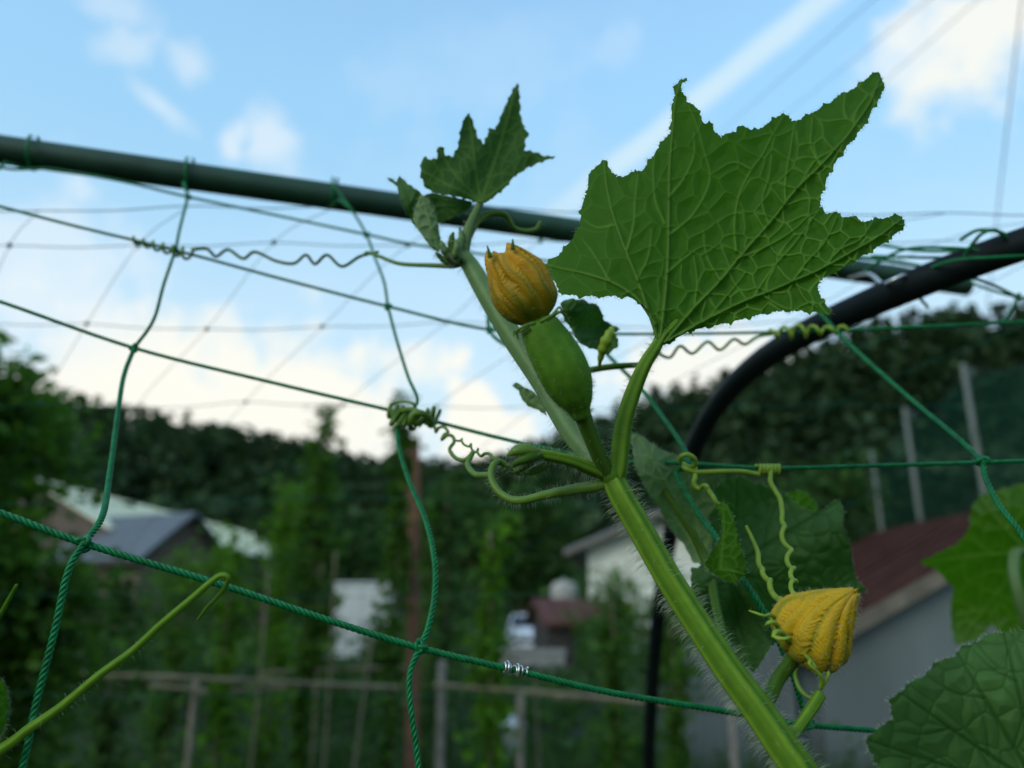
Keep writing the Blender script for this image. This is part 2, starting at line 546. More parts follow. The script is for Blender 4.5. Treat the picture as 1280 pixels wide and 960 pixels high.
def leaf_surface(acc, outline, veins, side, dfn, rng, spacing=1.6, cell=24, relief=0.0009, under=1, teeth=3.0, tooth_step=16,
                 w1=(3.4, 1.0), w2=1.3, w3=1.1, hair=0, hair_len=0.0016, bulge=1.3, cellfn=None, v3gain=0.55, relfn=None):
    """A leaf blade from its outline in picture pixels; dfn gives the depth of the surface; veins and the blisters
    between them are real relief."""
    O = np.array(outline, float)
    # resample outline and add small teeth
    pts = []
    n = len(O)
    area = 0.5 * np.sum(O[:, 0] * np.roll(O[:, 1], -1) - np.roll(O[:, 0], -1) * O[:, 1])
    sg = 1.0 if area > 0 else -1.0
    acc_len = 0.0; nxt = tooth_step * 0.5
    for i in range(n):
        a, b = O[i], O[(i + 1) % n]
        ln = np.linalg.norm(b - a); k = max(1, int(ln / (spacing * 1.5)))
        t = (b - a) / (ln + 1e-9); out = np.array((t[1], -t[0])) * sg
        for q in range(k):
            s = acc_len + ln * q / k
            ph = (s % tooth_step) / tooth_step
            h = teeth * max(0.0, 1 - abs(ph - 0.5) / 0.28) * (0.5 + 0.5 * abs(math.sin(s * 0.37 + i)))
            jit = teeth * 0.15 * rng.normal()
            pts.append(a + (b - a) * q / k + out * ((h + jit) if teeth > 0 and q > 0 else 0))
        acc_len += ln
    O = np.array(pts)
    lo, hi = O.min(0), O.max(0)
    gx = np.arange(lo[0], hi[0], spacing); gy = np.arange(lo[1], hi[1], spacing * 0.866)
    X, Y = np.meshgrid(gx, gy)
    X = X + (np.arange(len(gy)) % 2)[:, None] * spacing * 0.5
    G = np.stack((X.ravel(), Y.ravel()), -1)
    G += rng.uniform(-0.15, 0.15, G.shape) * spacing
    G = G[in_poly(G, O)]
    bd, _ = poly_dist(G, np.vstack((O, O[:1])))
    G = G[bd > spacing * 0.6]
    allp = np.vstack((O, G))
    m = len(O)
    res = delaunay_2d_cdt([Vector(p) for p in allp.tolist()], [(i, (i + 1) % m) for i in range(m)], [], 1, 1e-4)
    V2 = np.array([tuple(p) for p in res[0]]); Fc = np.array([f for f in res[2] if len(f) == 3])
    c = V2[Fc].mean(1)
    Fc = Fc[in_poly(c, O)]
    # vein fields
    prim = [spline([list(p) + [0] for p in l_], 60)[:, :2] for l_ in veins]
    sec = [spline([list(p) + [0] for p in l_], 24)[:, :2] for l_ in side]
    v1 = np.zeros(len(V2)); dmin = np.full(len(V2), 1e9)
    for l_ in prim:
        d, t = poly_dist(V2, l_)
        w = w1[0] * (1 - t) + w1[1] * t
        v1 = np.maximum(v1, np.exp(-(d / w) ** 2) * (1 - 0.35 * t)); dmin = np.minimum(dmin, d)
    v2 = np.zeros(len(V2))
    for l_ in sec:
        d, t = poly_dist(V2, l_)
        v2 = np.maximum(v2, np.exp(-(d / (w2 * (1.25 - 0.6 * t))) ** 2) * (1 - 0.45 * t)); dmin = np.minimum(dmin, d)
    # net of small veins: borders of irregular cells
    cs = cell
    sx = np.arange(lo[0] - cs, hi[0] + cs, cs); sy = np.arange(lo[1] - cs, hi[1] + cs, cs)
    SX, SY = np.meshgrid(sx, sy); SX = SX + (np.arange(len(sy)) % 2)[:, None] * cs * 0.5
    seeds = np.stack((SX.ravel(), SY.ravel()), -1) + rng.uniform(-0.42, 0.42, (SX.size, 2)) * cs
    if cellfn is not None:                      # denser cells where cellfn > 0
        extra = np.stack((rng.uniform(lo[0], hi[0], 4 * len(seeds)), rng.uniform(lo[1], hi[1], 4 * len(seeds))), -1)
        keep = rng.random(len(extra)) < cellfn(extra[:, 0], extra[:, 1]) * 0.6
        ex = []
        for p in extra[keep]:
            if all((p[0] - q[0]) ** 2 + (p[1] - q[1]) ** 2 > (cs * 0.42) ** 2 for q in ex):
                ex.append(p)
        if ex:
            ex = np.array(ex)
            near = np.array([((ex - s) ** 2).sum(1).min() for s in seeds])
            seeds = np.vstack((seeds[near > (cs * 0.42) ** 2], ex))
    e = np.zeros(len(V2))
    wob = np.stack((np.sin(V2[:, 1] / cs * 2.1 + 1.0) + np.sin(V2[:, 1] / cs * 5.3), np.sin(V2[:, 0] / cs * 2.3) + np.sin(V2[:, 0] / cs * 4.7 + 2)), -1) * cs * 0.05
    Vw = V2 + wob
    for a in range(0, len(V2), 4000):
        blk = Vw[a:a + 4000]
        dd = np.sqrt(((blk[:, None, :] - seeds[None]) ** 2).sum(-1))
        part = np.partition(dd, 1, axis=1)
        e[a:a + 4000] = (part[:, 1] - part[:, 0]) * 0.5
    v3 = np.exp(-(e / w3) ** 2)
    e = np.minimum(e, dmin)
    blister = 1 - np.exp(-(e / (cell * 0.30)) ** 2)
    rel = relief * relfn(V2[:, 0], V2[:, 1]) if relfn else relief
    D = dfn(V2[:, 0], V2[:, 1]) + under * rel * (bulge * (blister - 0.5) - 1.0 * v1 - 0.5 * v2 - 0.3 * v3)
    W = at_np(V2[:, 0], V2[:, 1], D)
    g = np.clip(np.maximum(np.maximum(v1, 0.8 * v2), (v3gain(V2[:, 0], V2[:, 1]) if callable(v3gain) else v3gain) * v3), 0, 1)
    acc.add(W, Fc, 0, g)
    if hair:
        k = rng.integers(0, m, hair)
        q = O[k]; ctr = O.mean(0)
        t = O[(k + 1) % m] - O[(k - 1) % m]; t /= np.linalg.norm(t, axis=1)[:, None] + 1e-9
        out = np.stack((t[:, 1], -t[:, 0]), -1) * sg
        dq = dfn(q[:, 0], q[:, 1])
        P0 = at_np(q[:, 0], q[:, 1], dq); nr = out[:, :1] * AX_R - out[:, 1:2] * AX_U
        hairs(acc, P0, nr, hair_len, 0.00004, rng, 1, droop=0.1, spread=0.4)
    return W

# ================================================================== THE SETTING
rng = np.random.default_rng(7)
M_soil = simple_mat("soil", (0.045, 0.05, 0.022), 0.95, 0.5, 3.0, base2=(0.03, 0.065, 0.02))
M_hill = simple_mat("hillside", (0.025, 0.048, 0.020), 0.95, 0.5, 0.15)
M_forest = plant_mat("forest_leaf", (0.034, 0.066, 0.029), (0.045, 0.075, 0.03), (0.045, 0.10, 0.026), 0.2, 0.7, 0.06, var=0.45, island=True)
M_fol_dark = plant_mat("dark_foliage", (0.034, 0.082, 0.020), (0.055, 0.105, 0.026), (0.055, 0.14, 0.018), 0.3, 0.6, 0.06, var=0.45, island=True)
M_fol_mid = plant_mat("garden_foliage", (0.048, 0.120, 0.018), (0.075, 0.14, 0.026), (0.085, 0.21, 0.016), 0.38, 0.6, 0.06, var=0.4, island=True)
M_fol_lite = plant_mat("bright_foliage", (0.075, 0.19, 0.012), (0.08, 0.17, 0.03), (0.12, 0.28, 0.012), 0.4, 0.6, 0.06, var=0.35, island=True)
M_bark = simple_mat("bark", (0.10, 0.075, 0.05), 0.9, 0.4, 8.0, bump=0.4)
M_bamboo = simple_mat("weathered_bamboo", (0.15, 0.13, 0.08), 0.8, 0.3, 14.0, stretch=(1, 1, 0.2))
M_post = simple_mat("grey_post", (0.22, 0.2, 0.16), 0.85, 0.35, 20.0)
M_dkpost = simple_mat("dark_wood", (0.03, 0.028, 0.025), 0.85, 0.35, 15.0)
M_redpost = simple_mat("rusty_red_steel", (0.17, 0.075, 0.045), 0.8, 0.4, 18.0)
M_white = simple_mat("white_plaster", (0.55, 0.58, 0.50), 0.8, 0.08, 1.5)
M_whiteroof = simple_mat("pale_roof_sheet", (0.60, 0.63, 0.47), 0.7, 0.12, 1.2)
M_greyroof = simple_mat("grey_roof", (0.115, 0.135, 0.15), 0.7, 0.15, 3.0)
M_brown = simple_mat("brown_boards", (0.11, 0.085, 0.065), 0.85, 0.3, 2.0, stretch=(6, 6, 0.6))
M_darkopen = simple_mat("dark_glass", (0.015, 0.017, 0.02), 0.2, 0.2, 4.0)
M_maroon = simple_mat("maroon_roof_sheet", (0.050, 0.017, 0.012), 0.85, 0.3, 2.5, base2=(0.066, 0.028, 0.02), spec=0.08)
M_fascia = simple_mat("weathered_fascia", (0.12, 0.105, 0.075), 0.8, 0.3, 6.0)
M_greywall = simple_mat("blue_grey_sheet", (0.10, 0.125, 0.122), 0.75, 0.18, 1.6, stretch=(1, 1, 0.3))
M_concrete = simple_mat("concrete", (0.30, 0.29, 0.26), 0.9, 0.25, 3.0)
M_rust = simple_mat("rust_red_sheet", (0.085, 0.03, 0.022), 0.8, 0.3, 5.0)
M_carwhite = simple_mat("silver_car_paint", (0.50, 0.53, 0.56), 0.3, 0.03, 1.0)
M_rubber = simple_mat("tyre_rubber", (0.02, 0.02, 0.02), 0.8, 0.2, 20.0)
M_steel = simple_mat("galvanised_steel", (0.42, 0.43, 0.43), 0.45, 0.15, 12.0, metallic=0.6)
M_polewhite = simple_mat("white_pole_paint", (0.12, 0.14, 0.12), 0.7, 0.1, 4.0)
M_wire = simple_mat("cable_black", (0.03, 0.03, 0.035), 0.7, 0.1, 5.0)
M_plastic_w = simple_mat("white_plastic", (0.42, 0.45, 0.43), 0.5, 0.08, 6.0)

# ground: one sheet to the horizon
g = Acc()
r = np.concatenate((np.linspace(0.5, 20, 20), np.linspace(30, 900, 18))); th = np.linspace(0, 2 * math.pi, 73)
RR, TT = np.meshgrid(r, th, indexing='ij')
zz = np.array([0.05 * noise.noise(Vector((a * math.cos(b) * 0.8, a * math.sin(b) * 0.8, 0))) if a < 30 else 0 for a, b in zip(RR.ravel(), TT.ravel())])
V = np.stack((RR.ravel() * np.sin(TT.ravel()), RR.ravel() * np.cos(TT.ravel()), zz), -1)
i = np.arange(len(r) - 1)[:, None]; j = np.arange(72)[None, :]
Q = np.stack((i * 73 + j, i * 73 + j + 1, (i + 1) * 73 + j + 1, (i + 1) * 73 + j), -1).reshape(-1, 4)
g.add(V, Q[:, ::-1])
V0 = V[:73]
g.add(np.vstack((V0, [[0, 0, 0]])), np.array([[k, k + 1, 73] for k in range(72)]))
tag(build('ground', g, M_soil, origin=(0, 0, 0)), kind='structure')

# hills: the skyline gives the height of the ridge by compass direction
sky_px = [(-500, 440), (-200, 470), (0, 497), (60, 508), (110, 522), (190, 534), (265, 548), (330, 560), (420, 578), (520, 592), (600, 592), (660, 572),
          (740, 540), (820, 508), (880, 494), (940, 474), (1000, 450), (1060, 432), (1130, 414), (1200, 404), (1280, 402), (1500, 392), (1900, 400)]
az_l, el_l = [], []
for p in sky_px:
    d = at(p[0], p[1], 1.0) - CAM
    az_l.append(math.atan2(d[0], d[1])); el_l.append(math.atan2(d[2], math.hypot(d[0], d[1])))
az_l = np.array(az_l); el_l = np.array(el_l)


def ridge(az):
    e = np.interp(az, az_l, el_l)
    far = np.clip((np.abs(az) - 0.8) / 1.2, 0, 1)
    return e * (1 - far) + 0.12 * far


def ridge_r(az):
    return 150 - 38 * np.clip((az + 0.1) / 0.5, 0, 1)


def hill_z(az, rr):
    RM = ridge_r(az); top = 1.6 + np.tan(ridge(az)) * RM - 7.0
    t = np.clip((rr - 62) / (RM - 62), 0, 1)
    return np.maximum(top, 2) * (t * t * (3 - 2 * t)) - 0.4


azs = np.linspace(-2.4, 2.4, 193); rs = np.concatenate((np.linspace(58, 160, 26), (190, 260)))
AZ, RS = np.meshgrid(azs, rs, indexing='ij')
HZ = hill_z(AZ.ravel(), RS.ravel())
HZ = HZ + np.array([1.2 * noise.noise(Vector((a * math.sin(b) * 0.06, a * math.cos(b) * 0.06, 3))) for a, b in zip(RS.ravel(), AZ.ravel())]) * np.clip((RS.ravel() - 62) / 30, 0, 1)
V = np.stack((RS.ravel() * np.sin(AZ.ravel()), RS.ravel() * np.cos(AZ.ravel()), HZ), -1)
n2 = len(rs); i = np.arange(len(azs) - 1)[:, None]; j = np.arange(n2 - 1)[None, :]
Q = np.stack((i * n2 + j, i * n2 + j + 1, (i + 1) * n2 + j + 1, (i + 1) * n2 + j), -1).reshape(-1, 4)
h = Acc(); h.add(V, Q)
tag(build('hill', h, M_hill, origin=(0, 0, 0)), kind='structure')

# forest that covers the hills: one far mass of crowns
fa = Acc()
nt_ = 2300
fa_az = np.concatenate((rng.uniform(-0.85, 0.85, 1500), rng.uniform(0.85, 1.6, 800) * rng.choice([-1, 1], 800))); fa_r = 66 + (ridge_r(fa_az) + 6 - 66) * np.sqrt(rng.random(nt_))
fz = hill_z(fa_az, fa_r)
for a, rr, z in zip(fa_az, fa_r, fz):
    conif = rng.random() < (0.75 if a > 0.12 else 0.25)
    hgt = rng.uniform(6, 9.5); n = 60
    if conif:
        t = rng.random(n) ** 1.3; rad = (1 - t) * 1.9 + 0.15
        hh = z + hgt * (0.12 + 0.95 * t)
    else:
        t = rng.uniform(-1, 1, n); rad = np.sqrt(1 - t * t) * 2.5
        hh = z + hgt * 0.62 + t * hgt * 0.38
    ph = rng.uniform(0, 2 * math.pi, n); rad = rad * rng.uniform(0.7, 1.1, n)
    C = np.stack((rr * math.sin(a) + rad * np.cos(ph), rr * math.cos(a) + rad * np.sin(ph), hh), -1)
    v, f = leaf_cards(C, 1.5 if not conif else 1.25, rng, shape=0.9)
    fa.add(v, f, 0, float(rng.random() * 0.8))
tag(build('forest', fa, M_forest, origin=(0, 0, 0)), kind='stuff')


# ------------------------------------------------------------------ trees, shrubs and climbing plants
def make_tree(name, label, px, D, height, width, mat, leaf, nleaf, group=None, conifer=False, base_z=None, cat='tree', seed=0):
    q = np.random.default_rng(seed + 100)
    b = ground_at(px, D)
    if base_z is not None: b[2] = base_z
    root = thing(name, label, cat, b, group)
    t = Acc()
    lean = q.normal(0, 0.03, 2) * height
    P = spline([[b[0], b[1], b[2] - 0.1, height * 0.035], [b[0] + lean[0] * .4, b[1] + lean[1] * .4, b[2] + height * 0.5, height * 0.022],
                [b[0] + lean[0], b[1] + lean[1], b[2] + height * 0.95, height * 0.006]], 14)
    tube(t, P[:, :3], P[:, 3], 7)
    C = []
    nl = 16 if not conifer else 26
    for k in range(nl):
        f = (0.22 + 0.74 * k / nl) if not conifer else (0.1 + 0.88 * k / nl)
        p0 = P[int(f * 13), :3]; az = q.uniform(0, 6.28) if k else 0
        prof = math.sin(math.pi * min(1, 0.18 + 0.8 * f)) ** 0.7 if not conifer else (1.05 - f)
        ln = width * 0.5 * prof * q.uniform(0.6, 1.1)
        rise = (0.35 if not conifer else -0.05) * ln
        p1 = p0 + np.array((math.cos(az) * ln, math.sin(az) * ln, rise))
        tube(t, spline([list(p0) + [height * 0.010], list(p1) + [height * 0.003]], 4)[:, :3], np.linspace(height * 0.010, height * 0.003, 4), 4)
        m = nleaf // nl
        s = q.random(m) ** 0.6
        cl = p0[None] * (1 - s[:, None]) + p1[None] * s[:, None]
        sp = width * (0.11 if not conifer else 0.06) + 0.02
        C.append(cl + q.normal(0, 1, (m, 3)) * sp * np.array((1, 1, 0.8)))
    build('trunk', t, M_bark, root)
    c = Acc(); C = np.concatenate(C)
    v, f = leaf_cards(C, leaf, q)
    c.add(v, f, 0, np.repeat(q.random(len(C)) * 0.5, 4))
    build('crown', c, mat, root)
    return root


def make_climber(label, px, D, top_py, width, mat, seed, leaf=0.085, n=900, spread_top=None, base=0.0, lean=0.0, group='climbing beans on poles behind the net', name='bean_plant', cat='climbing plant'):
    """A climbing plant on its own pole: pole, twining stem, many leaves hung round it, thicker in places."""
    q = np.random.default_rng(seed)
    b = ground_at(px, D); H = z_at(top_py, D)
    root = thing(name, label, cat, b, group)
    top = b + np.array((lean, 0.0, H - 0.08))
    p = Acc(); tube(p, spline([list(b - [0, 0, 0.1]), list((b + top) / 2 + [0.01, 0, 0]), list(top)], 10), 0.011, 7)
    build('pole', p, M_bamboo, root)
    s = Acc(); u = np.linspace(0, 1, 80); a = u * H * 6
    ax = b[None] * (1 - u[:, None]) + top[None] * u[:, None]
    tube(s, ax + np.stack((np.cos(a), np.sin(a), 0 * a), -1) * 0.02, 0.004, 5)
    build('stem', s, M_fol_mid, root)
    k = 14
    cc = q.random(k); C = []
    for i in range(k):
        f = (i + q.random()) / k
        wloc = width * (0.35 + 0.3 * q.random()) * (0.75 + 0.4 * math.sin(f * 9 + seed))
        if spread_top and f > 0.82: wloc *= spread_top
        m = int(n / k * q.uniform(0.5, 1.5))
        base_p = b * (1 - f) + top * f
        C.append(base_p + q.normal(0, 1, (m, 3)) * np.array((wloc * 0.5, wloc * 0.5, H / k * 0.7)) + np.array((q.normal(0, wloc * 0.3), q.normal(0, wloc * 0.3), 0)))
    C = np.concatenate(C); C[:, 2] = np.clip(C[:, 2], 0.02, H + 0.06)
    fo = Acc(); v, f = leaf_cards(C, leaf, q, shape=0.8)
    fo.add(v, f, 0, np.repeat(q.random(len(C)) * 0.6, 4))
    build('foliage', fo, mat, root)
    return root


make_tree('tall_conifer', 'dark conifer standing behind the dark white-walled house gap at centre', 690, 60, z_at(533, 60), 5.5, M_fol_dark, 0.9, 1300, conifer=True, seed=1)
make_tree('tall_conifer', 'dark narrow conifer whose tip shows just right of the reddish post', 566, 62, z_at(570, 62), 5.0, M_fol_dark, 0.9, 1300, conifer=True, seed=2)
make_tree('broadleaf_tree', 'dark round tree behind the silver car', 650, 48, z_at(605, 48), 8.0, M_fol_dark, 0.7, 2200, seed=3)
make_tree('broadleaf_tree', 'dark broad tree behind the reddish post and beans', 555, 50, z_at(612, 50), 8.5, M_fol_dark, 0.7, 2200, seed=4)
make_tree('broadleaf_tree', 'dark tree right of the pale barn roof', 395, 52, z_at(600, 52), 8.0, M_fol_dark, 0.7, 2200, seed=5)
make_tree('broadleaf_tree', 'dark tree behind the right end of the white house', 930, 46, z_at(590, 46), 8.5, M_fol_dark, 0.7, 2400, seed=6)
make_tree('broadleaf_tree', 'dark tree beyond the maroon roofed shed', 1040, 40, z_at(580, 40), 7.0, M_fol_dark, 0.6, 2400, seed=8)

# leafy mass at the left edge
make_tree('leafy_tree', 'tall leafy green tree filling the left edge of the view', -56, 3.6, z_at(372, 3.6), 1.05, M_fol_mid, 0.10, 9000, seed=11)
make_climber('squat leafy climber in front of the tall leafy tree at left', -22, 4.4, 486, 0.55, M_fol_mid, 12, 0.10, 3600)

beans = [
    (385, 6.4, 520, 0.34, 'bean column with a bushy top, left of the reddish post', 21, M_fol_mid, 2.3, 3000),
    (494, 6.0, 505, 0.26, 'narrow bean column standing against the reddish post', 22, M_fol_mid, 1.7, 2000),
    (612, 5.6, 652, 0.30, 'bright green bean column right of the reddish post', 23, M_fol_lite, None, 1900),
    (345, 7.6, 600, 0.40, 'low wide bean column right of the pale barn roof', 24, M_fol_lite, None, 1700),
    (284, 6.6, 668, 0.42, 'bean column just right of the grey-roofed house', 25, M_fol_lite, None, 1500),
    (225, 7.2, 690, 0.46, 'bean column under the gable of the grey-roofed house', 26, M_fol_mid, None, 1200),
    (150, 6.2, 705, 0.46, 'bean column below the grey roof', 27, M_fol_dark, None, 1300),
    (85, 6.8, 700, 0.5, 'bean column between the left tree and the grey roof', 28, M_fol_dark, None, 1300),
    (532, 8.2, 640, 0.4, 'bean column right of the small white shed', 29, M_fol_mid, None, 900),
    (556, 7.4, 600, 0.36, 'dim bean column behind the hanging slack cord', 30, M_fol_dark, None, 1100),
    (765, 6.0, 722, 0.32, 'low bean column in front of the white house', 31, M_fol_mid, None, 1100),
    (838, 5.2, 735, 0.3, 'bean column beside the dark foot of the arch pipe', 32, M_fol_mid, None, 1100),
]
for px, D, ty, w, lab, sd_, mt, st, n in beans:
    make_climber(lab, px, D, ty, w * .82, mt, sd_, n=int(n * .72), spread_top=st)

# bamboo stakes left bare among the beans
stakes = [(415, 690, 415, 6.3, 'bare upright stake left of the small white shed'), (466, 800, 436, 5.4, 'bare leaning stake in front of the small white shed'),
          (332, 715, 326, 6.0, 'short bare stake right of the pale barn roof'), (398, 700, 402, 6.8, 'bare stake among the beans left of the small white shed'),
          (668, 850, 672, 6.2, 'short bare stake below the pale concrete wall')]
for tx, ty, bx, D, lab in stakes:
    a = Acc(); b = ground_at(bx, D); dep = D * math.cos(PITCH)
    top = np.array(((tx - 640) / F * dep * 1.0, D, z_at(ty, D)))
    P = spline([list(b - [0, 0, .1]), list((b + top) / 2 + [0.012, 0, 0]), list(top)], 16)
    rr = np.full(16, 0.0085); rr[4::4] *= 1.25
    tube(a, P, rr, 8)
    tag(build('bamboo_stake', a, M_bamboo), lab, 'garden stake', 'bare bamboo stakes among the beans')

# reddish steel post
a = Acc(); b = ground_at(524, 6.3); dep = 6.3 * math.cos(PITCH); hz_ = z_at(548, 6.3)
a.hexa([b + np.array(q) for q in ((-.045, -.035, -.1), (.045, -.035, -.1), (.045, .035, -.1), (-.045, .035, -.1))]
       + [np.array(((514 - 640) / F * 6.25 + q[0], 6.3 + q[1], hz_)) for q in ((-.045, -.035), (.045, -.035), (.045, .035), (-.045, .035))])
tag(build('post', a, M_redpost, smooth_shade=False), 'reddish square post rising behind the slack hanging cord', 'post')

# low vegetation
ug = Acc(); q = np.random.default_rng(5)
n = 16000
xs = q.uniform(-6, 5.2, n); ys = q.uniform(4.2, 17, n)
hh = np.array([0.28 + 0.5 * (0.5 + 0.5 * noise.noise(Vector((x * 0.9, y * 0.9, 2)))) + (0.25 if y > 9 else 0.0) + (0.55 if y > 9.5 else 0.0) for x, y in zip(xs, ys)])
hh *= np.where(ys < 7.3, 0.5, 1.0)
pxs = 640 + xs / (ys * math.cos(PITCH)) * F
hh = np.where((pxs > 408) & (pxs < 500) & (ys > 8), hh * 0.5, hh)
hh = np.where((pxs > 600) & (pxs < 720) & (ys > 6), hh * 0.4, hh)      # the path up to the parked car
mask = ~((ys > 7.6) & (xs > 1.6) & (ys < 14))
C = np.stack((xs, ys, hh * q.random(n) ** 0.6), -1)[mask]
v, f = leaf_cards(C, np.where(C[:, 1] > 9, 0.2, 0.12), q, shape=0.5)
ug.add(v, f, 0, np.repeat(q.random(len(C)) * 0.6, 4))
tag(build('undergrowth', ug, M_fol_dark, origin=(0, 9, 0)), kind='stuff')
gr = Acc(); n = 9000
xs = q.uniform(-4.5, 4, n); ys = q.uniform(3.6, 9, n); ln = q.uniform(0.15, 0.5, n)
B = np.stack((xs, ys, np.zeros(n)), -1); d = q.normal(0, 0.25, (n, 3)); d[:, 2] = 1
T_ = B + d * ln[:, None]; w = np.stack((np.cos(q.uniform(0, 6.28, n)), np.sin(q.uniform(0, 6.28, n)), 0 * xs), -1) * 0.006
V = np.stack((B - w, B + w, T_), 1).reshape(-1, 3)
gr.add(V, (np.arange(n) * 3)[:, None] + np.array([[0, 1, 2]]), 0, np.repeat(q.random(n), 3))
tag(build('grass', gr, M_fol_dark, origin=(0, 6, 0)), kind='stuff')

shrubs = [(600, 20, 740, 1.8, 'dark shrub left of the silver car'), (765, 24, 705, 2.4, 'green shrub against the wall of the white house'), (500, 13, 775, 1.3, 'low shrub beside the small white shed'),
          (330, 15, 700, 2.6, 'broad shrub below the far end of the pale barn roof'), (560, 16, 705, 2.6, 'dark broad shrub right of the small white shed'), (235, 17, 690, 2.4, 'shrub at the gable corner of the grey-roofed house'),
          (120, 14, 722, 2.6, 'wide shrub before the dark wall of the grey-roofed house'), (-40, 12, 640, 2.4, 'tall shrub behind the leafy left edge'), (845, 15, 740, 1.7, 'shrub right of the white house wall'),
          (770, 6.6, 905, 0.7, 'bright low shrub near the foot of the dark pipe')]
for k, (px, D, ty, w, lab) in enumerate(shrubs):
    make_tree('garden_shrub', lab, px, D, z_at(ty, D), w, M_fol_mid if k in (1, 9, 5) else M_fol_dark, 0.16 if D > 10 else 0.1, 1500 if D > 10 else 900, 'shrubs around the vegetable plot', seed=40 + k, cat='shrub')

# ------------------------------------------------------------------ bamboo rail fence
root = thing('bamboo_fence', 'low weathered bamboo rail fence across the vegetable plot', 'fence', ground_at(430, 7.0))
rails = [((-140, 836), (505, 858), 5.7), ((-60, 842), (310, 864), 7.0), ((255, 866), (500, 856), 6.9), ((330, 842), (520, 834), 7.3), ((545, 856), (920, 890), 5.6), ((690, 872), (850, 880), 6.9)]
for (x0, y0), (x1, y1), D in rails:
    a = Acc(); dep = D * math.cos(PITCH)
    p0 = np.array(((x0 - 640) / F * dep, D, z_at(y0, D))); p1 = np.array(((x1 - 640) / F * dep, D - 0.1, z_at(y1, D)))
    P = spline([list(p0), list((p0 + p1) / 2 + [0, 0, 0.015]), list(p1)], 24)
    rr = np.full(24, 0.015); rr[3::5] *= 1.2
    tube(a, P, rr, 8); build('rail', a, M_bamboo, root)
for x0, y0, D, w in ((554, 828, 6.3, 0.036), (650, 862, 6.7, 0.03), (-20, 836, 7.05, 0.03), (255, 850, 7.0, 0.028), (905, 880, 6.65, 0.03)):
    a = Acc(); b = ground_at(x0, D)
    tube(a, spline([list(b - [0, 0, .15]), [b[0], b[1], z_at(y0, D)]], 8), w, 10); build('post', a, M_post, root)


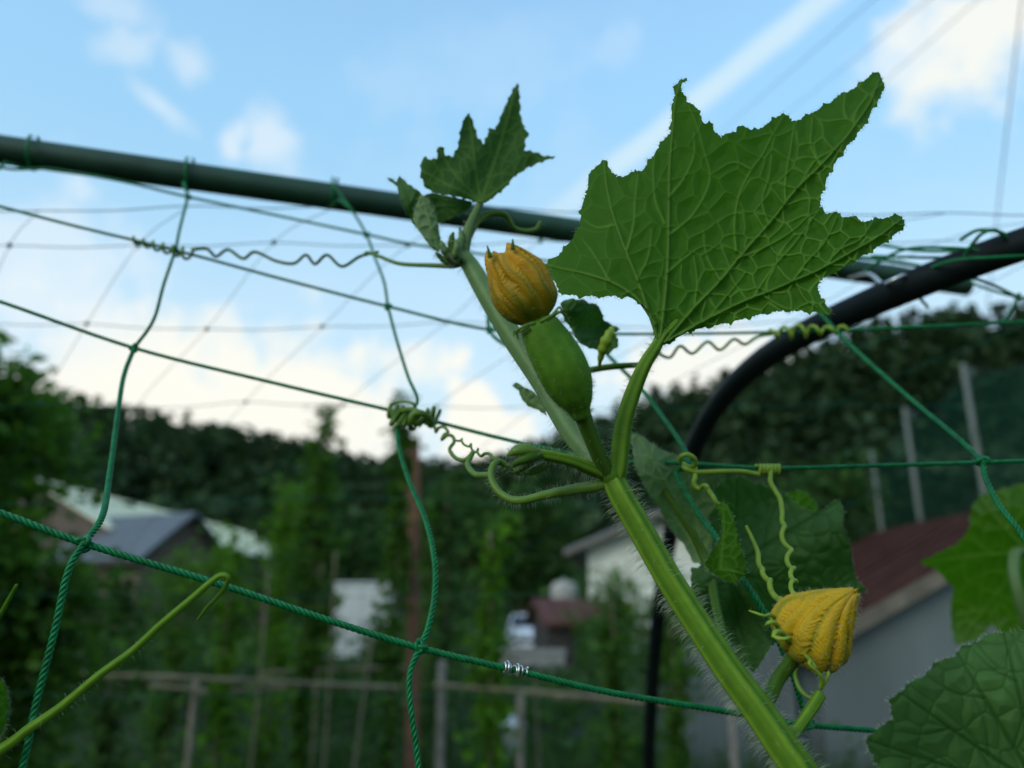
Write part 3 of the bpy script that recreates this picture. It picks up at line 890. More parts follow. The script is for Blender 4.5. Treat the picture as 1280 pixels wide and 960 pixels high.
# ------------------------------------------------------------------ buildings
def roofed_house(name, label, cat, c, wx, wy, eave, rise, rot, mwall, mroof, over=0.35, thick=0.12, windows=(), door=None, fascia=None, ridge_axis='x', base=0.0):
    """Gabled building; ridge runs along its local x. windows: (side, offset, sill z, w, h)."""
    c = np.array(c, float); root = thing(name, label, cat, c)
    ca, sa = math.cos(rot), math.sin(rot)

    def T(p):
        p = np.asarray(p, float)
        return np.stack((c[0] + p[..., 0] * ca - p[..., 1] * sa, c[1] + p[..., 0] * sa + p[..., 1] * ca, c[2] + p[..., 2]), -1)
    x, y = wx / 2, wy / 2
    w = Acc()
    V = [[-x, -y, -.2], [x, -y, -.2], [x, y, -.2], [-x, y, -.2], [-x, -y, eave], [x, -y, eave], [x, y, eave], [-x, y, eave], [-x, 0, eave + rise], [x, 0, eave + rise]]
    w.add(T(V), [np.array([[0, 1, 5, 4], [2, 3, 7, 6]]), np.array([[1, 2, 6, 9, 5], [3, 0, 4, 8, 7]]), np.array([[4, 5, 9, 8], [7, 8, 9, 6]])])
    build('wall', w, mwall, root, smooth_shade=False)
    sl = rise / y
    ro = Acc()
    for s in (-1, 1):
        e = [(-x - over, s * (y + over), eave - over * sl + 0.02), (x + over, s * (y + over), eave - over * sl + 0.02), (x + over, 0, eave + rise + 0.02), (-x - over, 0, eave + rise + 0.02)]
        ro.hexa(T(np.array(e + [(p[0], p[1], p[2] + thick) for p in e])))
        nr = int((wx + 2 * over) / 0.45)                       # standing seams
        for k in range(nr + 1):
            xx = -x - over + 0.02 + k * (wx + 2 * over - 0.06) / nr
            b = [(xx, s * (y + over), eave - over * sl + 0.02 + thick), (xx + .03, s * (y + over), eave - over * sl + 0.02 + thick), (xx + .03, s * 0.03, eave + rise + thick + .02), (xx, s * 0.03, eave + rise + thick + .02)]
            ro.hexa(T(np.array(b + [(p[0], p[1], p[2] + 0.035) for p in b])))
    rf = build('roof', ro, mroof, root, smooth_shade=False)
    if fascia:
        fb = Acc()
        for s in (-1, 1):
            yy = s * (y + over) ; z0 = eave - over * sl
            lo = (-x - over, min(yy, yy + s * .03), z0 - 0.14); hi = (x + over, max(yy, yy + s * .03), z0 + 0.10)
            b = Acc(); b.box(lo, hi); fb.add(T(b.v[0]), b.f[0])
        for sx in (-1, 1):
            for s in (-1, 1):
                xx = sx * (x + over)
                e = [(xx, s * (y + over), eave - over * sl - .12), (xx + sx * .03, s * (y + over), eave - over * sl - .12), (xx + sx * .03, 0, eave + rise - .12), (xx, 0, eave + rise - .12)]
                fb.hexa(T(np.array(e + [(p[0], p[1], p[2] + 0.17) for p in e])))
        build('fascia', fb, fascia, rf, smooth_shade=False)
    for side, off, z0, ww, hh in windows:
        wn = Acc(); gl = Acc()
        def bx(acc_, lo, hi):
            b = Acc(); b.box(lo, hi); acc_.add(T(b.v[0]), b.f[0])
        if side == 'front':
            bx(gl, (off - ww / 2, -y - .02, z0), (off + ww / 2, -y + .01, z0 + hh))
            for lo, hi in (((off - ww / 2 - .06, -y - .05, z0 - .06), (off + ww / 2 + .06, -y + .01, z0 - .003)), ((off - ww / 2 - .06, -y - .05, z0 + hh + .003), (off + ww / 2 + .06, -y + .01, z0 + hh + .06)),
                           ((off - ww / 2 - .06, -y - .048, z0), (off - ww / 2 - .003, -y + .01, z0 + hh)), ((off + ww / 2 + .003, -y - .048, z0), (off + ww / 2 + .06, -y + .01, z0 + hh)), ((off - .025, -y - .04, z0), (off + .025, -y + .01, z0 + hh))):
                bx(wn, lo, hi)
        else:
            s = 1 if side == 'right' else -1
            X0, X1 = sorted((s * (x + .02), s * (x - .01))); Y0, Y1 = sorted((s * (x + .05), s * (x - .01)))
            bx(gl, (X0, off - ww / 2, z0), (X1, off + ww / 2, z0 + hh))
            for lo, hi in (((Y0, off - ww / 2 - .06, z0 - .06), (Y1, off + ww / 2 + .06, z0 - .003)), ((Y0, off - ww / 2 - .06, z0 + hh + .003), (Y1, off + ww / 2 + .06, z0 + hh + .06)),
                           ((Y0, off - ww / 2 - .06, z0), (Y1, off - ww / 2 - .003, z0 + hh)), ((Y0, off + ww / 2 + .003, z0), (Y1, off + ww / 2 + .06, z0 + hh))):
                bx(wn, lo, hi)
        o = build('window', wn, M_fascia, root, smooth_shade=False)
        build('pane', gl, M_darkopen, o, smooth_shade=False)
    return root


# grey-roofed house at left: long side and right gable seen
roofed_house('grey_roofed_house', 'low brown house with a grey metal roof, in front of the pale barn at left', 'house', ground_at(142, 38) + [0, 2.2, 0], 5.6, 5.0, 4.1, 2.0, R(-24), M_brown, M_greyroof, 0.5,
             windows=(('front', -1.2, 2.2, 1.6, 1.1), ('right', 0, 2.2, 1.2, 1.0)), fascia=M_dkpost)
roofed_house('pale_roofed_barn', 'long pale-roofed barn stretching back behind the grey-roofed house', 'barn', (-24.0, 55.5, 0), 31.0, 9.0, 5.6, 2.45, R(87.2), M_brown, M_whiteroof, 0.4, windows=(('left', 0.5, 1.6, 2.0, 1.2),))
roofed_house('white_house', 'white-walled house with a grey eave behind the main stem', 'house', ground_at(858, 34) + [0, 3.0, 0], 6.4, 6.4, 4.25, 1.25, R(74), M_white, M_greyroof, 0.85, windows=(('right', 1.4, 1.2, 1.4, 1.3),), fascia=M_fascia)
roofed_house('rusty_red_shed', 'small shed with a rusty red roof beside the silver car', 'shed', ground_at(724, 25) + [0, 0.6, 0], 2.4, 2.0, 1.25, 0.55, R(12), M_dkpost, M_rust, 0.25)
roofed_house('maroon_roofed_shed', 'blue-grey shed with a maroon sheet roof at right', 'shed', np.array((6.0, 8.6 + 2.1, 0)), 4.2, 5.7, 1.30, 1.45, R(90), M_greywall, M_maroon, 0.16, 0.05, fascia=M_fascia,
             windows=(('left', 0.2, 0.45, 0.8, 0.6),))
a = Acc(); p0 = ground_at(852, 8.8); p1 = ground_at(985, 8.9); zf = z_at(792, 8.8)
for k in range(24):
    u0, u1 = k / 24, (k + 1) / 24; q0 = p0 * (1 - u0) + p1 * u0; q1 = p0 * (1 - u1) + p1 * u1; dy = 0.012 * (-1) ** k
    a.hexa([q0 + [0, dy, -.1], q1 + [0, -dy, -.1], q1 + [0, -dy + .006, -.1], q0 + [0, dy + .006, -.1], q0 + [0, dy, zf], q1 + [0, -dy, zf], q1 + [0, -dy + .006, zf], q0 + [0, dy + .006, zf]])
tag(build('sheet_fence', a, M_greywall, smooth_shade=False), 'blue-grey corrugated sheet fence beside the maroon roofed shed, behind the main stem', 'fence')

# small white shed with door
root = thing('garden_shed', 'small white sheet-metal shed with double doors, half hidden by beans', 'shed', ground_at(453, 21.0))
c = WO[root.name]; zt = z_at(727, 21.0)
a = Acc(); a.box(c + [-.74, 0, 0.05], c + [.74, 1.2, zt - .06]); a.box(c + [-.70, .02, -.05], c + [.70, 1.1, .05]); build('body', a, M_plastic_w, root, smooth_shade=False)
a = Acc(); a.hexa([c + np.array(p) for p in ((-.82, -.06, zt - .06), (.82, -.06, zt - .06), (.82, 1.3, zt - .06), (-.82, 1.3, zt - .06), (-.82, -.06, zt - .02), (.82, -.06, zt - .02), (.82, 1.3, zt + .04), (-.82, 1.3, zt + .04))]); build('roof', a, M_plastic_w, root, smooth_shade=False)
for s in (-1, 1):
    a = Acc(); x0, x1 = sorted((s * .012, s * .68)); a.box(c + [x0, -.022, .12], c + [x1, -.002, zt - .12]); dd = build('door', a, M_plastic_w, root, smooth_shade=False)
    a = Acc(); x0, x1 = sorted((s * .04, s * .06)); a.box(c + [x0, -.05, zt * .5], c + [x1, -.022, zt * .5 + .14]); build('handle', a, M_steel, dd, smooth_shade=False)

# silver car
root = thing('parked_car', 'silver car parked above the pale concrete wall, seen from the front', 'car', ground_at(660, 31) + [0, 0, 0.0])
c = WO[root.name]
prof = [(0.0, .28, .78), (0.02, .62, .80), (0.25, .82, .80), (1.0, .95, .78), (1.75, 1.42, .60), (2.9, 1.46, .60), (3.6, 1.05, .72), (3.9, .9, .74), (4.0, .35, .76)]
a = Acc(); V = []
for y, z, w in prof:
    V += [[-w, y, .26], [-.80 if z > 1 else -w, y, min(z, .9)], [-w * .98, y, z], [w * .98, y, z], [.80 if z > 1 else w, y, min(z, .9)], [w, y, .26]]
V = np.array(V) + c; k = len(prof)
Q = [[i * 6 + j, i * 6 + j + 1, (i + 1) * 6 + j + 1, (i + 1) * 6 + j] for i in range(k - 1) for j in range(5)]
a.add(V, [np.array(Q), np.array([[0, 1, 2, 3, 4, 5][::-1], [(k - 1) * 6 + j for j in range(6)]])])
build('body', a, M_carwhite, root)
a = Acc(); a.hexa([c + np.array(p) for p in ((-.70, 1.03, .985), (.70, 1.03, .985), (.70, 1.08, .985), (-.70, 1.08, .985), (-.55, 1.64, 1.37), (.55, 1.64, 1.37), (.55, 1.72, 1.37), (-.55, 1.72, 1.37))]); build('windscreen', a, M_darkopen, root, smooth_shade=False)
a = Acc(); a.box(c + [-.5, -.03, .45], c + [.5, -.002, .58]); build('grille', a, M_darkopen, root, smooth_shade=False)
for s in (-1, 1):
    a = Acc(); x0, x1 = sorted((s * .55, s * .76)); a.box(c + [x0, -.025, .60], c + [x1, .05, .72]); build('headlight', a, M_steel, root, smooth_shade=False)
    for yy in (.75, 3.2):
        a = Acc(); p = c + np.array((s * .68, yy, .3)); tube(a, np.array([p + [s * -.1, 0, 0], p + [s * .13, 0, 0]]), .30, 20)
        wh = build('wheel', a, M_rubber, root); a = Acc(); tube(a, np.array([p + [s * .12, 0, 0], p + [s * .15, 0, 0]]), .18, 16); build('rim', a, M_steel, wh)

# pale tank, concrete wall, bucket
root = thing('water_tank', 'pale rounded water tank on legs before the white house', 'tank', ground_at(706, 27))
c = WO[root.name]; a = Acc(); zc = z_at(742, 27)
P = np.array([c + [0, 0, zc - .45], c + [0, 0, zc - .35], c + [0, 0, zc + .2], c + [0, 0, zc + .36], c + [0, 0, zc + .42]]); tube(a, P, [.40, .45, .45, .34, .12], 20); build('tank_body', a, M_concrete, root)
for sx in (-1, 1):
    for sy in (-1, 1):
        a = Acc(); tube(a, np.array([c + [sx * .3, sy * .3, -.1], c + [sx * .3, sy * .3, zc - .43]]), .04, 8); build('leg', a, M_steel, root)
a = Acc(); b = ground_at(664, 19); zt = z_at(812, 19); a.box(b + [-.8, 0, -.2], b + [.75, .2, zt - .1]); a.box(b + [-.84, -.04, zt - .1 + .003], b + [.79, .24, zt])
tag(build('concrete_wall', a, M_concrete, smooth_shade=False), 'low pale concrete wall below the silver car', 'wall')
root = thing('bucket', 'small white bucket on the ground below the concrete wall', 'bucket', ground_at(640, 9.6)); c = WO[root.name]
a = Acc(); tube(a, np.array([c + [0, 0, 0.01], c + [0, 0, .05], c + [0, 0, .34], c + [0, 0, .36]]), [.12, .125, .15, .16], 20); build('body', a, M_plastic_w, root)
a = Acc(); u = np.linspace(0, math.pi, 16); tube(a, c + np.stack((np.cos(u) * .155, 0 * u - .03, .34 + np.sin(u) * .12), -1), .005, 6); build('handle', a, M_steel, root)

# ------------------------------------------------------------------ tall sports netting on the right
m, t = new_mat("green_netting"); n_ = t.nodes.new; l_ = t.links.new
o = n_('ShaderNodeOutputMaterial'); mx = n_('ShaderNodeMixShader'); tp = n_('ShaderNodeBsdfTransparent'); df = n_('ShaderNodeBsdfDiffuse')
df.inputs['Color'].default_value = (0.012, 0.05, 0.032, 1); mx.inputs[0].default_value = 0.45
l_(tp.outputs[0], mx.inputs[1]); l_(df.outputs[0], mx.inputs[2]); l_(mx.outputs[0], o.inputs['Surface'])
M_netting = m
root = thing('tall_netting', 'tall green sports netting strung between pale poles on the right slope', 'netting', ground_at(1240, 35))
poles = []
for px_t, py_t, D in ((1350, 385, 28.5), (1204, 455, 35), (1131, 510, 43), (1090, 565, 56)):
    dep = (D * math.cos(PITCH)) + (z_at(py_t, D) - 1.6) * math.sin(PITCH)
    x = (px_t - 640) / F * dep; zt = z_at(py_t, D); b = np.array((x, D, 0.0))
    a = Acc(); tube(a, np.array([b - [0, 0, .3], b + [0, 0, zt]]), [.17, .13], 10); p_ = build('pole', a, M_polewhite, root)
    a = Acc(); a.box(b + [.1, -.1, zt - .62], b + [.42, .1, zt - .25]); build('bracket', a, M_polewhite, p_, smooth_shade=False)
    poles.append((b, zt))
for (b0, z0), (b1, z1) in zip(poles[:-1], poles[1:]):
    u = np.linspace(0, 1, 17); zz = np.linspace(0, 1, 9)
    U, Wz = np.meshgrid(u, zz, indexing='ij')
    sag = 1.2 * 4 * U * (1 - U)
    P = b0[None] * (1 - U.ravel()[:, None]) + b1[None] * U.ravel()[:, None]
    P[:, 2] = 0.6 + (z0 * (1 - U.ravel()) + z1 * U.ravel() - sag.ravel() - 0.6) * Wz.ravel()
    P[:, 1] += 0.25 * np.sin(Wz.ravel() * 3.1) * np.sin(U.ravel() * 6)
    i = np.arange(16)[:, None]; j = np.arange(8)[None, :]
    Q = np.stack((i * 9 + j, i * 9 + j + 1, (i + 1) * 9 + j + 1, (i + 1) * 9 + j), -1).reshape(-1, 4)
    a = Acc(); a.add(P, Q); build('net_panel', a, M_netting, root)
    a = Acc(); top = P.reshape(17, 9, 3)[:, 8]; tube(a, top, .02, 5); build('head_cable', a, M_wire, root)

# ------------------------------------------------------------------ overhead wires
wires = [((1160, -60, 12), (900, 165, 30), 'upper left one of the faint overhead wires'), ((1235, -60, 12), (985, 140, 30), 'middle one of the faint overhead wires'),
         ((1290, -60, 12), (1050, 150, 30), 'lower right one of the faint overhead wires')]
for (x0, y0, d0), (x1, y1, d1), lab in wires:
    p0, p1 = at(x0, y0, d0), at(x1, y1, d1); dv = p1 - p0
    P = np.array([p0 - dv * .5, p0, p1, p0 + dv * 2.1]); P[0][2] += .1
    a = Acc(); tube(a, spline(P, 40), 0.008, 6)
    tag(build('overhead_wire', a, M_wire), lab + ' crossing the sky right of the large leaf', 'wire', 'overhead wires')
p0, p1 = at(1284, -60, 7), at(1243, 300, 9.5); dv = p1 - p0
a = Acc(); tube(a, np.array([p0 - dv * .6, p0, p1, at(1225, 470, 11.0), at(1206, 700, 13.0)]), 0.0065, 6)
tag(build('overhead_wire', a, M_wire), 'faint steep wire near the right edge of the sky', 'wire', 'overhead wires')

# ================================================================== NET, PIPES, WIRE
M_cord = simple_mat("green_polyethylene_cord", (0.0, 0.125, 0.034), 0.5, 0.3, 300.0, spec=0.25)
M_cordfar = simple_mat("green_net_cord_weathered", (0.01, 0.09, 0.06), 0.6, 0.2, 200.0, spec=0.2)
M_pipe = simple_mat("green_coated_pipe", (0.014, 0.048, 0.028), 0.5, 0.3, 40.0, spec=0.3)
M_pipedark = simple_mat("dark_coated_pipe", (0.004, 0.008, 0.008), 0.6, 0.2, 30.0, spec=0.12)
M_silver = simple_mat("bright_wire", (0.6, 0.6, 0.58), 0.3, 0.1, 100.0, metallic=0.9)
Za, Zb, Zc, Zd = Z(640, 60, 2.4615), Z(460, 90, 3.765), Z(560, 280, 4.923), Z(460, 450, 3.2)
Ze, Zg, Zh, Zi = Z(780, 540, 3.2), Z(800, 700, 2.667), Z(0, 600, 2.6656), Z(0, 150, 2.667)
Zj, Zk, Zl, Zm = Z(880, 200, 3.2), Z(700, 360, 3.2), Z(480, 490, 8.0), Z(880, 760, 5.333)

# purlin pipe and the dark arch pipe
pl = [(-330, 140, .50, 0), (0, 186, .53, 0), (360, 234, .575, 0), (725, 283, .63, 0), (1075, 338, .69, 0), (1208, 358, .72, 0)]
P = np.array([at(x, y, d) for x, y, d, _ in pl]); P = P[0] + np.linspace(0, 1, 40)[:, None] * (P[-1] - P[0])
rr = np.full(40, 0.0098); rr[-3:] = 0.0085
a = Acc(); tube(a, P, rr, 24)
# swaged end and a seam
tag(build('purlin_pipe', a, M_pipe), 'straight green coated pipe across the upper net, passing behind the large leaf', 'pipe')
ar = [(1900, 140, .40), (1560, 212, .405), (1280, 305, .43), (1200, 333, .445), (1120, 365, .47), (1060, 391, .505), (1000, 420, .555), (950, 452, .61), (912, 487, .665), (885, 525, .72), (866, 565, .775), (848, 630, .86), (832, 700, .94), (822, 780, 1.02), (814, 880, 1.11), (810, 980, 1.2), (806, 1200, 1.36)]
P = np.array([at(*p) for p in ar]); ex = P[-1].copy(); foot = ex + (P[-1] - P[-2]) / np.linalg.norm(P[-1] - P[-2]) * 0.2; foot[2] = -0.2; foot[1] = ex[1] + .02
P = spline(np.vstack((P, [(ex + foot) / 2, foot])), 120)
a = Acc(); tube(a, P, 0.0090, 20)
arch = tag(build('arch_pipe', a, M_pipedark), 'dark curved arch pipe rising from the ground to the upper right', 'pipe')
# bent wire clip that holds the purlin to the arch
a = Acc(); pp = [(1062, 347, .66, 5), (1085, 342, .60, 5), (1102, 354, .50, 5), (1112, 352, .455, 5), (1128, 344, .455, 5), (1140, 352, .47, 5), (1150, 372, .50, 5), (1160, 384, .56, 5)]
Pw, rw = pxpath(pp, 40); tube(a, Pw, 0.0012, 8)
tag(build('pipe_clip', a, M_silver), 'bent silver wire clip where the purlin pipe meets the dark arch', 'clip')


def knot(acc, c, r, seed=0):
    """A small tight mesh knot: a looped cord."""
    q = np.random.default_rng(seed); u = np.linspace(0, 2 * math.pi, 40); ph = q.uniform(0, 6.28); s = r * 1.55
    K_ = np.stack((np.sin(u) + 2 * np.sin(2 * u + ph), np.cos(u) - 2 * np.cos(2 * u + ph), -np.sin(3 * u) * 1.2), -1) * s * 0.42
    Pq = np.asarray(c) + K_[:, :1] * AX_R + K_[:, 1:2] * AX_U + K_[:, 2:] * AX_F
    tube(acc, Pq, r * 0.72, 6, cap=False)
    u = np.linspace(0, 1, 9)
    tube(acc, np.asarray(c) + np.outer(np.linspace(-1, 1, 9) * r * 1.3, AX_R), r * 1.25 * np.sqrt(1 - np.linspace(-.95, .95, 9) ** 2), 8)


CR = 0.00112
net = thing('garden_net', 'green knotted cord net in front, with the vine climbing on it', 'net', at(500, 560, .34))
h_cords = [
    [(-160, 168, .49), (0, 209, .505), (60, 211, .51), (150, 226, .515), (235, 246, .52), (340, 268, .53), (458, 293, .53), (520, 306, .53), (640, 322, .54), (760, 330, .55), (900, 326, .56), (1030, 318, .56), (1150, 332, .54), (1272, 371, .52), (1400, 372, .52)],
    [(-160, 216, .44), (0, 258, .445), (100, 284, .445), (220, 313, .45), (350, 348, .45), (485, 383, .45), (612, 412, .45), (735, 417, .45), (880, 417, .45), (1045, 413, .445), (1160, 408, .44), (1280, 402, .44), (1420, 398, .44)],
    [(-150, 330, .375), (0, 377, .38), (168, 435, .385), (340, 478, .385), (505, 517, .38), (640, 551, .36), (760, 575, .35), (857, 579, .34), (960, 585, .335), (1100, 582, .33), (1228, 578, .325), (1420, 572, .32)],
    [(-150, 592, .25), (0, 641, .253), (105, 679, .257), (280, 732, .265), (410, 775, .27), (525, 810, .275), (645, 838, .28), (760, 865, .285), (905, 889, .295), (1000, 905, .305), (1090, 913, .315), (1230, 925, .33), (1420, 935, .34)],
]
v_cords = [
    [(235, 246, .52), (225, 285, .47), (219, 313, .45), (205, 355, .42), (192, 400, .40), (168, 435, .385)],
    [(168, 435, .385), (155, 470, .37), (147, 520, .345), (137, 595, .31), (128, 645, .275), (105, 679, .257)],
    [(105, 679, .257), (85, 715, .25), (68, 790, .245), (45, 880, .24), (24, 975, .235), (-30, 1150, .23)],
    [(415, 229, .555), (440, 263, .535), (458, 293, .53), (468, 320, .50), (480, 352, .475), (485, 383, .45)],
    [(485, 383, .45), (496, 425, .43), (510, 470, .40), (522, 500, .385), (510, 517, .38)],
    [(497, 522, .378), (498, 555, .365), (511, 600, .345), (532, 650, .32), (543, 700, .30), (543, 745, .29), (535, 785, .28), (525, 810, .275)],
    [(525, 810, .275), (513, 840, .27), (513, 880, .265), (523, 960, .26), (530, 1100, .25)],
    [(735, 417, .45), (766, 450, .43), (788, 472, .415), (813, 500, .39), (855, 560, .35), (860, 580, .342)],
    [(852, 585, .342), (846, 594, .34), (870, 637, .325), (895, 671, .31), (927, 722, .30), (952, 760, .295), (985, 830, .30), (1010, 905, .306)],
    [(985, 330, .50), (1010, 372, .47), (1045, 413, .445), (1080, 447, .42), (1140, 500, .38), (1200, 550, .34), (1228, 578, .325)],
    [(1228, 578, .325), (1232, 598, .32), (1248, 630, .31), (1270, 658, .30), (1300, 700, .29), (1380, 800, .27)],
    [(1272, 371, .52), (1262, 392, .48), (1252, 402, .44)],
    [(640, 322, .54), (618, 360, .5), (612, 412, .45), (650, 444, .43), (690, 497, .40), (718, 545, .37), (737, 571, .355)],
]
kn = [(235, 246, .52), (219, 313, .45), (168, 435, .385), (105, 679, .257), (458, 293, .53), (485, 383, .45), (505, 517, .38), (525, 810, .275), (735, 417, .45), (857, 580, .34), (1045, 413, .445), (1228, 578, .325), (1272, 371, .52), (612, 412, .45), (1010, 905, .306)]
for k, c in enumerate(h_cords):
    W_ = [at(*p) for p in c]
    W_ = [W_[0] + (W_[0] - W_[1]) * 3.0] + W_ + [W_[-1] + (W_[-1] - W_[-2]) * 3.0]            # the net runs on past the view
    a = Acc(); rope(a, spline(W_, 110), CR * (0.86, 0.84, 0.86, 1.08)[k], phase=k); build('horizontal_cord', a, M_cord, net)
for k, c in enumerate(v_cords):
    a = Acc(); rope(a, spline([at(*p) for p in c], 40), CR * (0.84 if c[-1][2] > .36 else 1.04), phase=k * 1.7); build('vertical_cord', a, M_cord, net)
for k, c in enumerate(kn):
    a = Acc(); knot(a, at(*c), CR * (.92 if c[2] > .36 else 1.08), k); build('knot', a, M_cord, net)
# lashings that tie the net to the purlin
Pp = lambda x: at(x, 186 + x * (283 - 186) / 725, .53 + x * (.63 - .53) / 725)
for x, tx, ty, td in ((38, -12, 222, .51), (233, 235, 246, .52), (414, 440, 263, .535)):
    c = Pp(x); u = np.linspace(0, 2 * math.pi, 24)
    a = Acc(); axd = (Pp(x + 20) - c); axd /= np.linalg.norm(axd); e1 = np.cross(axd, AX_F); e1 /= np.linalg.norm(e1); e2 = np.cross(axd, e1)
    tube(a, c + np.outer(np.cos(u) * .0112, e1) + np.outer(np.sin(u) * .0112, e2) + np.outer(u * .0006, axd), .0010, 6, cap=False)
    tube(a, np.array([c - e1 * .0112 * np.sign(e1[2]) - AX_F * .003, (c + at(tx, ty, td)) / 2 - AX_F * .006, at(tx, ty, td)]), .0010, 6)
    build('lashing', a, M_cord, net)
# spare cords gathered round the arch at the upper right
for pts in ([(1080, 338, .50), (1130, 312, .47), (1190, 310, .44), (1260, 316, .43), (1330, 312, .43)], [(1090, 320, .50), (1180, 322, .46), (1290, 318, .44)], [(1090, 305, .50), (1170, 314, .46), (1290, 305, .43)],
            [(1150, 340, .46), (1190, 326, .432), (1240, 322, .42), (1300, 319, .42)], [(1200, 300, .43), (1222, 288, .425), (1250, 290, .425), (1262, 300, .43)], [(1205, 320, .43), (1225, 294, .42), (1244, 288, .42), (1258, 298, .425)],
            [(1030, 318, .56), (1100, 325, .53), (1148, 333, .54)], [(1170, 336, .45), (1230, 352, .47), (1272, 371, .52)]):
    a = Acc(); rope(a, spline([at(*p) for p in pts], 40), CR * .9); build('slack_cord', a, M_cord, net)

# the far side of the same tunnel, seen through the near net
far = thing('far_net', 'thin blurred net on the far side of the tunnel, behind the near net', 'net', at(400, 450, .9))
rows = [(262, .60), (304, .68), (406, .78), (506, .92), (625, 1.06), (745, 1.2), (870, 1.34)]
q = np.random.default_rng(3)
cols = np.arange(-9, 11); NX = {}
for ri, (y, d) in enumerate(rows):
    for c_ in cols:
        x = 232 + c_ * 0.118 / d * F * .98 - ri * 60 + q.uniform(-8, 8) + (232 - 232) + (c_ * 0)
        NX[ri, c_] = at(x, y + q.uniform(-5, 6), d * (1 + q.uniform(-.01, .01)))
for ri in range(len(rows)):
    a = Acc(); Pl = [NX[ri, c_] for c_ in cols]; m_ = []
    for p0, p1 in zip(Pl[:-1], Pl[1:]):
        m_ += [p0, (p0 + p1) / 2 - np.array((0, 0, .002))]
    tube(a, spline(m_ + [Pl[-1]], 160), .00042, 6); build('horizontal_cord', a, M_cordfar, far)
for c_ in cols:
    a = Acc(); tube(a, spline([NX[ri, c_] for ri in range(len(rows))], 80), .00030, 6); build('vertical_cord', a, M_cordfar, far)
for ri in range(1, 5):
    for c_ in range(-2, 5):
        a = Acc(); tube(a, NX[ri, c_] + np.outer(np.linspace(-1, 1, 7) * .0024, AX_U), .0020 * np.sqrt(1 - np.linspace(-.95, .95, 7) ** 2), 8)
        build('knot', a, M_cordfar, far)

# silver wire wrapped on the lowest cord
a = Acc(); u = np.linspace(0, 1, 140); p0, p1 = at(629, 833, .279), at(660, 841, .281)
ax_ = (p1 - p0) / np.linalg.norm(p1 - p0); e1 = np.cross(ax_, AX_F); e1 /= np.linalg.norm(e1); e2 = np.cross(ax_, e1)
w_ = u + .035 * np.sin(u * 17) + .02 * np.sin(u * 29 + 1)
C = p0 + w_[:, None] * (p1 - p0) + (.0015 + .0005 * np.sin(u * 13))[:, None] * (np.cos(u * 44)[:, None] * e1 + np.sin(u * 44)[:, None] * e2)
tube(a, C, .0004, 6)
tag(build('wire_tie', a, M_silver), 'short coil of silver wire wrapped on the lowest green cord', 'wire tie')

# ================================================================== PUMPKIN VINE
M_leafU = plant_mat("leaf_underside", (0.042, 0.124, 0.009), (0.13, 0.255, 0.038), (0.066, 0.225, 0.004), 0.44, 0.6, 0.1, 130, 0.18)
M_leafY = plant_mat("young_leaf_underside", (0.030, 0.080, 0.014), (0.08, 0.16, 0.028), (0.035, 0.13, 0.008), 0.36, 0.65, 0.1, 200, 0.2)
M_leafT = plant_mat("leaf_top", (0.048, 0.118, 0.029), (0.021, 0.064, 0.012), (0.035, 0.15, 0.01), 0.24, 0.65, 0.12, 120, 0.25)
M_leafP = plant_mat("pale_leaf", (0.13, 0.215, 0.105), (0.19, 0.32, 0.09), (0.08, 0.2, 0.03), 0.25, 0.7, 0.2, 160, 0.2)
M_leafB = plant_mat("bright_leaf", (0.045, 0.125, 0.005), (0.14, 0.26, 0.04), (0.075, 0.23, 0.003), 0.5, 0.5, 0.3, 90, 0.2)
M_stem = plant_mat("vine_stem", (0.060, 0.155, 0.010), (0.160, 0.295, 0.024), (0.11, 0.28, 0.012), 0.22, 0.6, 0.14, 260, 0.2)
M_stemP = plant_mat("pale_shoot", (0.090, 0.175, 0.050), (0.13, 0.225, 0.07), (0.08, 0.19, 0.035), 0.2, 0.6, 0.35, 260, 0.15)
M_stemD = plant_mat("dark_stalk", (0.040, 0.105, 0.008), (0.07, 0.15, 0.015), (0.06, 0.16, 0.008), 0.2, 0.55, 0.2, 260, 0.15)
M_tend = plant_mat("tendril_green", (0.12, 0.225, 0.025), (0.2, 0.32, 0.05), (0.15, 0.3, 0.025), 0.3, 0.45, 0.4, 300, 0.2)
M_tendL = plant_mat("tendril_lime", (0.24, 0.37, 0.03), (0.3, 0.45, 0.05), (0.27, 0.43, 0.025), 0.3, 0.45, 0.4, 300, 0.2)
M_hair = plant_mat("plant_hair", (0.50, 0.58, 0.42), (0.5, 0.6, 0.4), (0.5, 0.6, 0.4), 0.5, 0.4, 0.5, 50, 0.05)
M_fruit = plant_mat("young_fruit_skin", (0.075, 0.198, 0.014), (0.090, 0.22, 0.018), (0.10, 0.25, 0.008), 0.22, 0.6, 0.15, 420, 0.25)
M_petal = plant_mat("yellow_petal", (0.64, 0.34, 0.006), (0.13, 0.17, 0.006), (0.78, 0.46, 0.006), 0.42, 0.5, 0.3, 260, 0.1, trans_vein=(0.13, 0.17, 0.005))
M_petal2 = plant_mat("bud_petal", (0.54, 0.34, 0.008), (0.17, 0.21, 0.008), (0.52, 0.33, 0.006), 0.25, 0.6, 0.25, 260, 0.08, trans_vein=(0.22, 0.24, 0.006))
rv = np.random.default_rng(77)

vine = thing('pumpkin_vine', 'hairy green pumpkin vine with a young fruit and two yellow flowers climbing the net', 'pumpkin vine', at(1330, 1700, .30) * np.array((1, 1, 0)))


